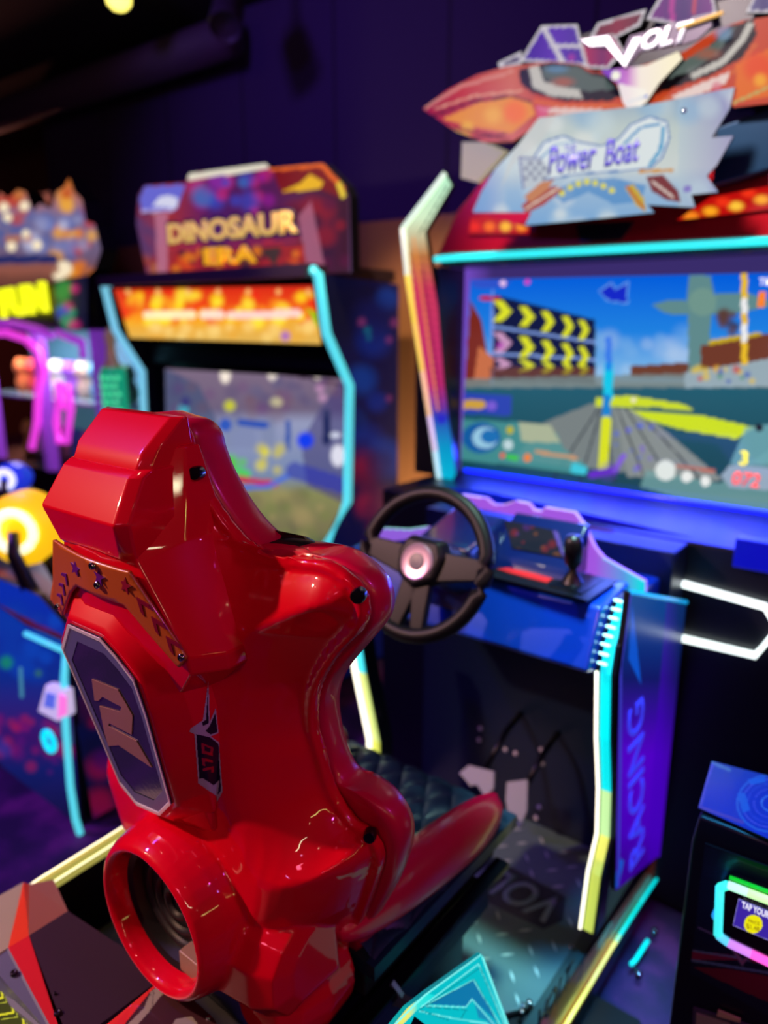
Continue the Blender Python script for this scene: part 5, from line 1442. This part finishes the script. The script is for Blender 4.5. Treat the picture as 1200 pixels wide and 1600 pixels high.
mqo = a.build('marquee', attr_mat('lit_marquee', 1.05, .3, .3), dc, thick=.03); mqo['label'] = 'red and yellow glowing marquee strip'
mb = MB(); mb.box((DX0 + .03, 2.24, 1.30), (DX - .03, 2.5, 1.38)); mb.build('screen_hood', NAVY, dc)
# screen
ds = [(258, 576), (536, 592), (545, 780), (510, 862), (330, 820), (262, 800)]
a = Art(ds, (0, 2.22, 0), N_Y, step=.006, base=(90, 80, 110))
a.grad(None, [(575, (128, 108, 132)), (640, (112, 98, 124)), (660, (150, 156, 190)), (740, (120, 138, 176)), (770, (136, 138, 86)), (830, (120, 112, 80)), (860, (50, 90, 60))], 'y')
a.poly([(258, 576), (310, 600), (340, 660), (345, 760), (262, 800)], (70, 84, 120), .8); a.poly([(536, 592), (500, 640), (470, 690), (480, 760), (545, 790)], (70, 60, 120), .7)
a.poly([(350, 655), (430, 652), (430, 700), (350, 700)], (130, 140, 175)); a.line([(375, 660), (415, 664)], 10, (40, 80, 180)); a.disc(352, 664, 10, (50, 90, 190)); a.line([(450, 660), (450, 700)], 8, (60, 90, 170)); a.line([(510, 645), (510, 690)], 12, (30, 40, 90))
a.disc(477, 688, 16, (10, 60, 240), soft=.4); a.noise([(60, 220, 60), (90, 200, 70)], 8, 8, 15, (345, 400, 720, 750), .8, 3); a.noise([(225, 215, 60), (200, 190, 90)], 8, 8, 15, (405, 440, 700, 745), .75, 4)
a.line([(372, 748), (430, 757)], 9, (200, 30, 90)); a.line([(360, 764), (420, 760), (450, 744)], 7, (70, 110, 220)); a.line([(460, 735), (540, 760)], 26, (40, 50, 170), .7); a.noise([(170, 150, 100), (120, 130, 70), (90, 90, 70)], 30, 8, 22, (370, 520, 765, 840), .4, 5)
a.disc(286, 640, 10, (60, 200, 215), soft=.4); a.disc(290, 628, 8, (60, 60, 120)); a.line([(400, 575), (530, 600)], 4, (60, 40, 60)); a.disc(528, 712, 13, (225, 225, 240), soft=.3, ry=20); a.disc(524, 680, 10, (210, 215, 235), soft=.4, ry=6)
a.disc(359, 634, 11, (200, 200, 60), soft=.4); a.disc(432, 628, 13, (200, 190, 150), soft=.4, ry=9)
for x, y in ((352, 586), (426, 582), (497, 580)): a.disc(x, y, 10, (255, 240, 225), soft=.4, ry=16)  # lamp reflections painted into the screen picture
for x, y in ((504, 622), (500, 607)): a.disc(x, y, 9, (200, 150, 190), .8, soft=.5)
a.noise([(110, 60, 120), (120, 80, 90), (70, 60, 110), (90, 90, 130)], 40, 8, 20, (270, 530, 590, 650), .3, 12)
a.build('game_screen', SCRN, dc)['label'] = 'screen showing a pale hall with coloured monsters'
# console: play guns, coin reader
for (x, y), cols, nm in (((32, 828), ((250, 196, 20), (255, 250, 200)), 'yellow glowing light gun with a bright ring'), ((14, 748), ((30, 50, 200), (220, 225, 250)), 'blue and white light gun further back')):
    Yg = 1.0 if cols[0][0] > 100 else 1.5
    c = at(x, y, Y=Yg); R_ = .058 if Yg == 1.0 else .036
    m1 = mat('gun_body_%d' % cols[0][0], cols[0], .3, emit=cols[0], es=.9); m2 = mat('gun_ring_%d' % cols[0][0], cols[1], .3, emit=cols[1], es=1.3)
    g_ = empty('light_gun', (c.x, Yg, c.z - .15), nm + (' at the left edge of the shooting console'), 'toy gun', 'play guns of the shooting cabinet')
    mb = MB(); dv = Vector((.55, -.8, .1)).normalized(); mb.lathe(c + dv * -.12, dv, [(0, .001), (0, R_ * 1.3), (.06, R_ * 2.0), (.12, R_ * 1.9), (.14, R_ * 1.3), (.145, .001)], n=32); mb.build('gun_body', m1, g_, smooth='auto')
    mb = MB(); mb.tube([c + dv * .035 + (dv.cross(Vector((0, 0, 1))).normalized() * math.cos(t) + Vector((0, 0, 1)) * math.sin(t)) * R_ for t in np.linspace(0, 2 * math.pi, 28, endpoint=False)], .014, 8, closed=True); mb.build('light_ring', m2, g_, smooth=True)
    mb = MB(); mb.tube([c + dv * .04 + Vector((0, 0, .0)), c + dv * .05 + Vector((0, 0, -.07)), c + dv * .03 + Vector((.04, 0, -.16)), c + Vector((.06, 0, -.24))], [.016, .02, .024, .03], 10); mb.build('grip', mat('knob_black'), g_, smooth=True)
    mb = MB(); mb.tube([c + Vector((.03, .05, -.05)), c + Vector((.05, .10, -.2)), c + Vector((.06, .14, -.42))], .03, 12); mb.build('swivel_mount', BLACKP, g_, smooth=True)
a = Art([(-30, 900), (0, 905), (60, 930), (100, 975), (104, 1010), (128, 1318), (-30, 1230)], (0, .955, 0), N_Y, step=.004, base=(4, 40, 160))
a.grad(None, [(930, (0, 50, 190)), (1060, (4, 46, 150)), (1150, (60, 20, 110)), (1200, (14, 30, 110)), (1300, (8, 12, 40))], 'y')
a.noise([(0, 80, 210), (0, 60, 180)], 12, 14, 34, (-10, 100, 960, 1060), .6, 3); a.noise([(140, 20, 110), (170, 30, 90), (90, 20, 120), (40, 50, 160)], 50, 6, 16, (-10, 110, 1120, 1210), .5, 4); a.disc(10, 1035, 14, (20, 160, 90), .7, soft=.6); a.disc(60, 1052, 8, (60, 130, 70), .6, soft=.6); a.line([(32, 1045), (34, 1088)], 6, (80, 160, 190), .8)
a.line([(-10, 1195), (118, 1300)], 14, (10, 14, 34)); a.line([(-10, 1200), (118, 1306)], 3, (90, 100, 140), .6)
fpn = a.build('front_panel', attr_mat('front_art', .75, .3), dc, thick=.02); fpn['label'] = 'blue and magenta printed front panel'
mb = MB(); mb.tube([at(40, 990, Y=.94), at(98, 1016, Y=.94)], .008, 8); mb.build('light_strip', CY, dc, smooth=True)
mb = MB(); mb.lathe(at(72, 980, Y=1.0), (0, 0, 1), [(-.02, .03), (.0, .03), (.008, .02), (.01, .001)], n=20); mb.build('start_button', mat('button_cream', (230, 190, 150), .3, emit=(220, 180, 140), es=.7), dc, smooth=True)
mb = MB(); mb.prism([at(x, y, Y=.925) for x, y in ((70, 1070), (100, 1080), (104, 1120), (88, 1128), (58, 1112))], (0, .03, 0)); rdr = mb.build('card_reader', mat('reader_glow', (200, 190, 220), .3, emit=(200, 190, 225), es=.8), dc, bevel=.006)
mb = MB(); mb.prism([at(x, y, Y=.922) for x, y in ((72, 1082), (86, 1086), (84, 1108), (68, 1104))], (0, .003, 0)); mb.build('reader_screen', mat('reader_blue', (90, 110, 200), .3, emit=(80, 100, 200)), rdr)
mb = MB(); mb.prism([at(x, y, Y=.921) for x, y in ((92, 1084), (103, 1090), (103, 1116), (90, 1124))], (0, .003, 0)); mb.build('reader_glow', mat('reader_pink', (240, 120, 200), .3, emit=(240, 120, 200)), rdr)
mb = MB(); cc0 = at(79, 1157, Y=.93); mb.tube([cc0 + Vector((math.cos(t) * .030, -.005, math.sin(t) * .030)) for t in np.linspace(0, 2 * math.pi, 28, endpoint=False)], .0085, 8, closed=True); mb.build('coin_light_ring', mat('ring_cyan', (0, 220, 240), .3, emit=(0, 220, 240), es=1.1), dc, smooth=True)
a = Art([(-30, 885), (60, 895), (150, 960), (150, 1010), (100, 1000), (40, 975), (-30, 925)], (0, 0, .64), (0, 0, 1), step=.008, base=(90, 20, 20))
a.noise([(150, 40, 20), (190, 90, 30), (40, 20, 90), (120, 20, 60), (30, 40, 140)], 50, 8, 20, a=.7, seed=3)
a.build('console_top', attr_mat('front_art'), dc)['label'] = 'red and orange printed console top'

# ------------------------------------------------------------------ castle prize machine on the far left
pm = empty('prize_machine', (-4.15, 2.3, 0), 'prize machine with a flaming castle topper and pink lit windows at the far left', 'arcade machine')
CYF = 2.2
mb = MB(); mb.box((-5.3, 2.9, 0), (-3.62, 2.75, 1.72)); mb.box((-5.3, 2.2, 0), (-3.62, 2.75, .62)); mb.box((-5.3, 2.2, 1.45), (-3.62, 2.75, 1.72)); mb.build('cabinet', NAVY, pm)
for X_ in (-3.66, -4.28, -4.95):
    mb = MB(); mb.box((X_ - .03, 2.19, .62), (X_ + .03, 2.25, 1.45)); mb.build('post', mat('post_violet', (150, 60, 190), .4, emit=(130, 60, 190), es=.5), pm)
q = [(-12, 450), (-12, 330), (0, 300), (12, 310), (28, 296), (40, 300), (52, 330), (62, 318), (80, 326), (88, 300), (100, 292), (108, 278), (116, 300), (128, 312), (134, 345), (148, 350), (158, 390), (148, 420), (132, 434), (90, 440), (40, 448)]
a = Art(q, (0, CYF, 0), N_Y, step=.010, base=(150, 90, 90))
a.grad(None, [(290, (200, 110, 50)), (340, (120, 110, 150)), (400, (110, 90, 120)), (430, (120, 70, 60))], 'y')
a.noise([(225, 120, 30), (240, 170, 60), (190, 50, 30)], 26, 8, 16, (85, 155, 285, 430), .75, 3); a.noise([(120, 130, 190), (150, 150, 190), (90, 100, 160), (190, 190, 220)], 30, 9, 18, (40, 130, 335, 420), .7, 4); a.noise([(190, 60, 40), (200, 120, 50), (60, 90, 160)], 14, 8, 16, (-8, 45, 300, 380), .7, 5)
for x, y, r_ in ((18, 385, 9), (58, 383, 9), (100, 420, 14), (92, 428, 12), (12, 340, 8), (38, 322, 9), (40, 365, 7), (6, 324, 9)): a.disc(x, y, r_, (255, 236, 200), soft=.3)
a.line([(-10, 406), (85, 404)], 12, (30, 40, 100)); a.line([(-10, 422), (85, 420)], 16, (150, 86, 70), .8)
a.build('castle_topper', attr_mat('lit_topper2', .95, .4, .4), pm, thick=.10)['label'] = 'castle shaped topper with flames'
px_text('neon_letters', 'FUN', at(8, 498, Y=2.14), at(80, 488, Y=2.14), at(8, 452, Y=2.14), mat('neon_yellow', (235, 240, 20), .3, emit=(236, 242, 24), es=1.3), pm, ext=.03, bold=.05)
PKM = mat('neon_pink', (230, 60, 200), .3, emit=(222, 60, 210), es=1.1); PVM = mat('neon_violet', (170, 60, 200), .3, emit=(160, 50, 200), es=.8)
for path, m_ in (([(-10, 520), (10, 520), (40, 530), (60, 550), (66, 580), (60, 610), (58, 660), (50, 700)], PKM), ([(-10, 505), (20, 505), (60, 515), (80, 525)], PVM), ([(90, 520), (128, 535), (130, 560)], PVM), ([(98, 640), (92, 600), (88, 660), (92, 690), (104, 690), (110, 640), (104, 600)], PKM)):
    mb = MB(); mb.tube([at(x, y, Y=2.16) for x, y in path], .022, 10); mb.build('neon_tube', m_, pm, smooth=True)
a = Art([(85, 440), (136, 430), (136, 512), (88, 515)], (0, 2.19, 0), N_Y, step=.01, base=(20, 20, 50)); a.noise([(20, 150, 110), (190, 30, 110), (20, 60, 190), (30, 130, 60)], 14, 9, 16, (90, 120, 445, 510), .8, 3); a.build('side_sign', LIT, pm)
mb = MB(); mb.box((-5.3, 2.68, .62), (-3.62, 2.74, 1.45)); mb.build('display_back', mat('display_teal', (60, 110, 130), .5, emit=(70, 110, 130), es=.55), pm)
mb = MB(); mb.box((-5.2, 2.3, 1.02), (-3.68, 2.7, 1.035)); mb.build('shelf', mat('glass_shelf', (150, 180, 190), .15, coat=.5), pm)
GLASS = mat('pane_glass', (255, 255, 255), .02, trans=1.0, spec=.4)
pc_ = [(230, 120, 60), (200, 180, 150), (220, 60, 60), (90, 170, 190), (230, 200, 70), (210, 150, 190), (230, 226, 215), (70, 130, 90), (150, 90, 200)]
names = ['orange', 'beige', 'red', 'teal', 'yellow', 'pink', 'white', 'green', 'violet']
for row, z_ in enumerate((1.035, .62)):
    for k in range(9):
        X_ = -4.98 + k * .15; ci = (k * 2 + row * 4) % 9; r_ = .058
        pl_ = empty('plush_toy', (X_, 2.46, z_), '%s plush toy %s of the prize machine, %s from its right post' % (names[ci], 'on the upper shelf' if row == 0 else 'on the lower floor', ['ninth', 'eighth', 'seventh', 'sixth', 'fifth', 'fourth', 'third', 'second', 'first'][k]), 'plush toy', 'plush toys in the prize machine')
        m_ = mat('plush_%s' % names[ci], pc_[ci], .9, emit=pc_[ci], es=.0, bump=.6, nscale=150)
        mb = MB(); mb.lathe((X_, 2.46, z_), (0, 0, 1), [(0, .001), (.005, r_ * .8), (.06, r_), (.11, r_ * .75), (.13, r_ * .5), (.14, .001)], n=16); mb.build('body', m_, pl_, smooth=True)
        mb = MB(); mb.lathe((X_, 2.45, z_ + .11), (0, 0, 1), [(0, .001), (.012, r_ * .7), (.05, r_ * .95), (.09, r_ * .75), (.108, .001)], n=16)
        for sg in (-1, 1): mb.lathe((X_ + sg * .035, 2.45, z_ + .20), (sg * .4, 0, 1), [(-.02, .001), (-.01, .018), (.01, .02), (.025, .001)], n=10)
        mb.build('head', m_, pl_, smooth=True)
d_ = bpy.data.lights.new('display_light', 'AREA'); d_.energy = 14; d_.size = 1.2; d_.color = (.9, .85, 1); d_.shape = 'RECTANGLE'; d_.size_y = .2
o = bpy.data.objects.new('display_light', d_); COL.objects.link(o); o.location = (-4.4, 2.38, 1.44); o.rotation_euler = (0, 0, 0)

# machine seen in the gap, with a column of green light cells
gm = empty('bubble_machine', (-4.6, 3.6, 0), 'distant machine with a green glowing honeycomb column, between castle machine and dinosaur cabinet', 'arcade machine')
gY = 2.13
mb = MB(); mb.lathe((at(180, 620, Y=gY).x, gY, .70), (0, 0, 1), [(0, .001), (0, .062), (.55, .062), (.57, .05), (.57, .001)], n=20); mb.build('light_column', mat('column_green', (10, 120, 90), .3, emit=(12, 150, 110), es=.8), gm, smooth='auto')
for r_ in range(12):
    for c_ in range(5):
        x0 = at(180, 620, Y=gY).x; th = math.radians(-150 + c_ * 30 + (15 if r_ % 2 else 0)); z_ = .78 + r_ * .04
        mb = MB(); mb.lathe((x0 + math.cos(th) * .062, gY + math.sin(th) * .062, z_), (math.cos(th), math.sin(th), 0), [(-.004, .013), (.004, .012), (.006, .001)], n=6); mb.build('light_cell', mat('cell_green', (90, 235, 170), .3, emit=(80, 230, 160), es=.9), gm)
x0 = at(180, 620, Y=gY).x
mb = MB(); mb.box((x0 - .13, gY - .10, 0), (x0 + .13, gY + .2, .70)); mb.build('cabinet', NAVY, gm, bevel=.01)
mb = MB(); mb.lathe((x0, gY, 1.27), (0, 0, 1), [(0, .05), (.03, .03), (.10, .022), (.16, .03), (.2, .001)], n=16); mb.build('finial', mat('finial_brass', (190, 150, 110), .3, metal=.6, emit=(150, 110, 90), es=.3), gm, smooth=True)
gm.location = (x0, gY, 0)
for ch in gm.children:
    for v in ch.data.vertices: v.co -= Vector((x0 + 4.6, gY - 3.6, 0))
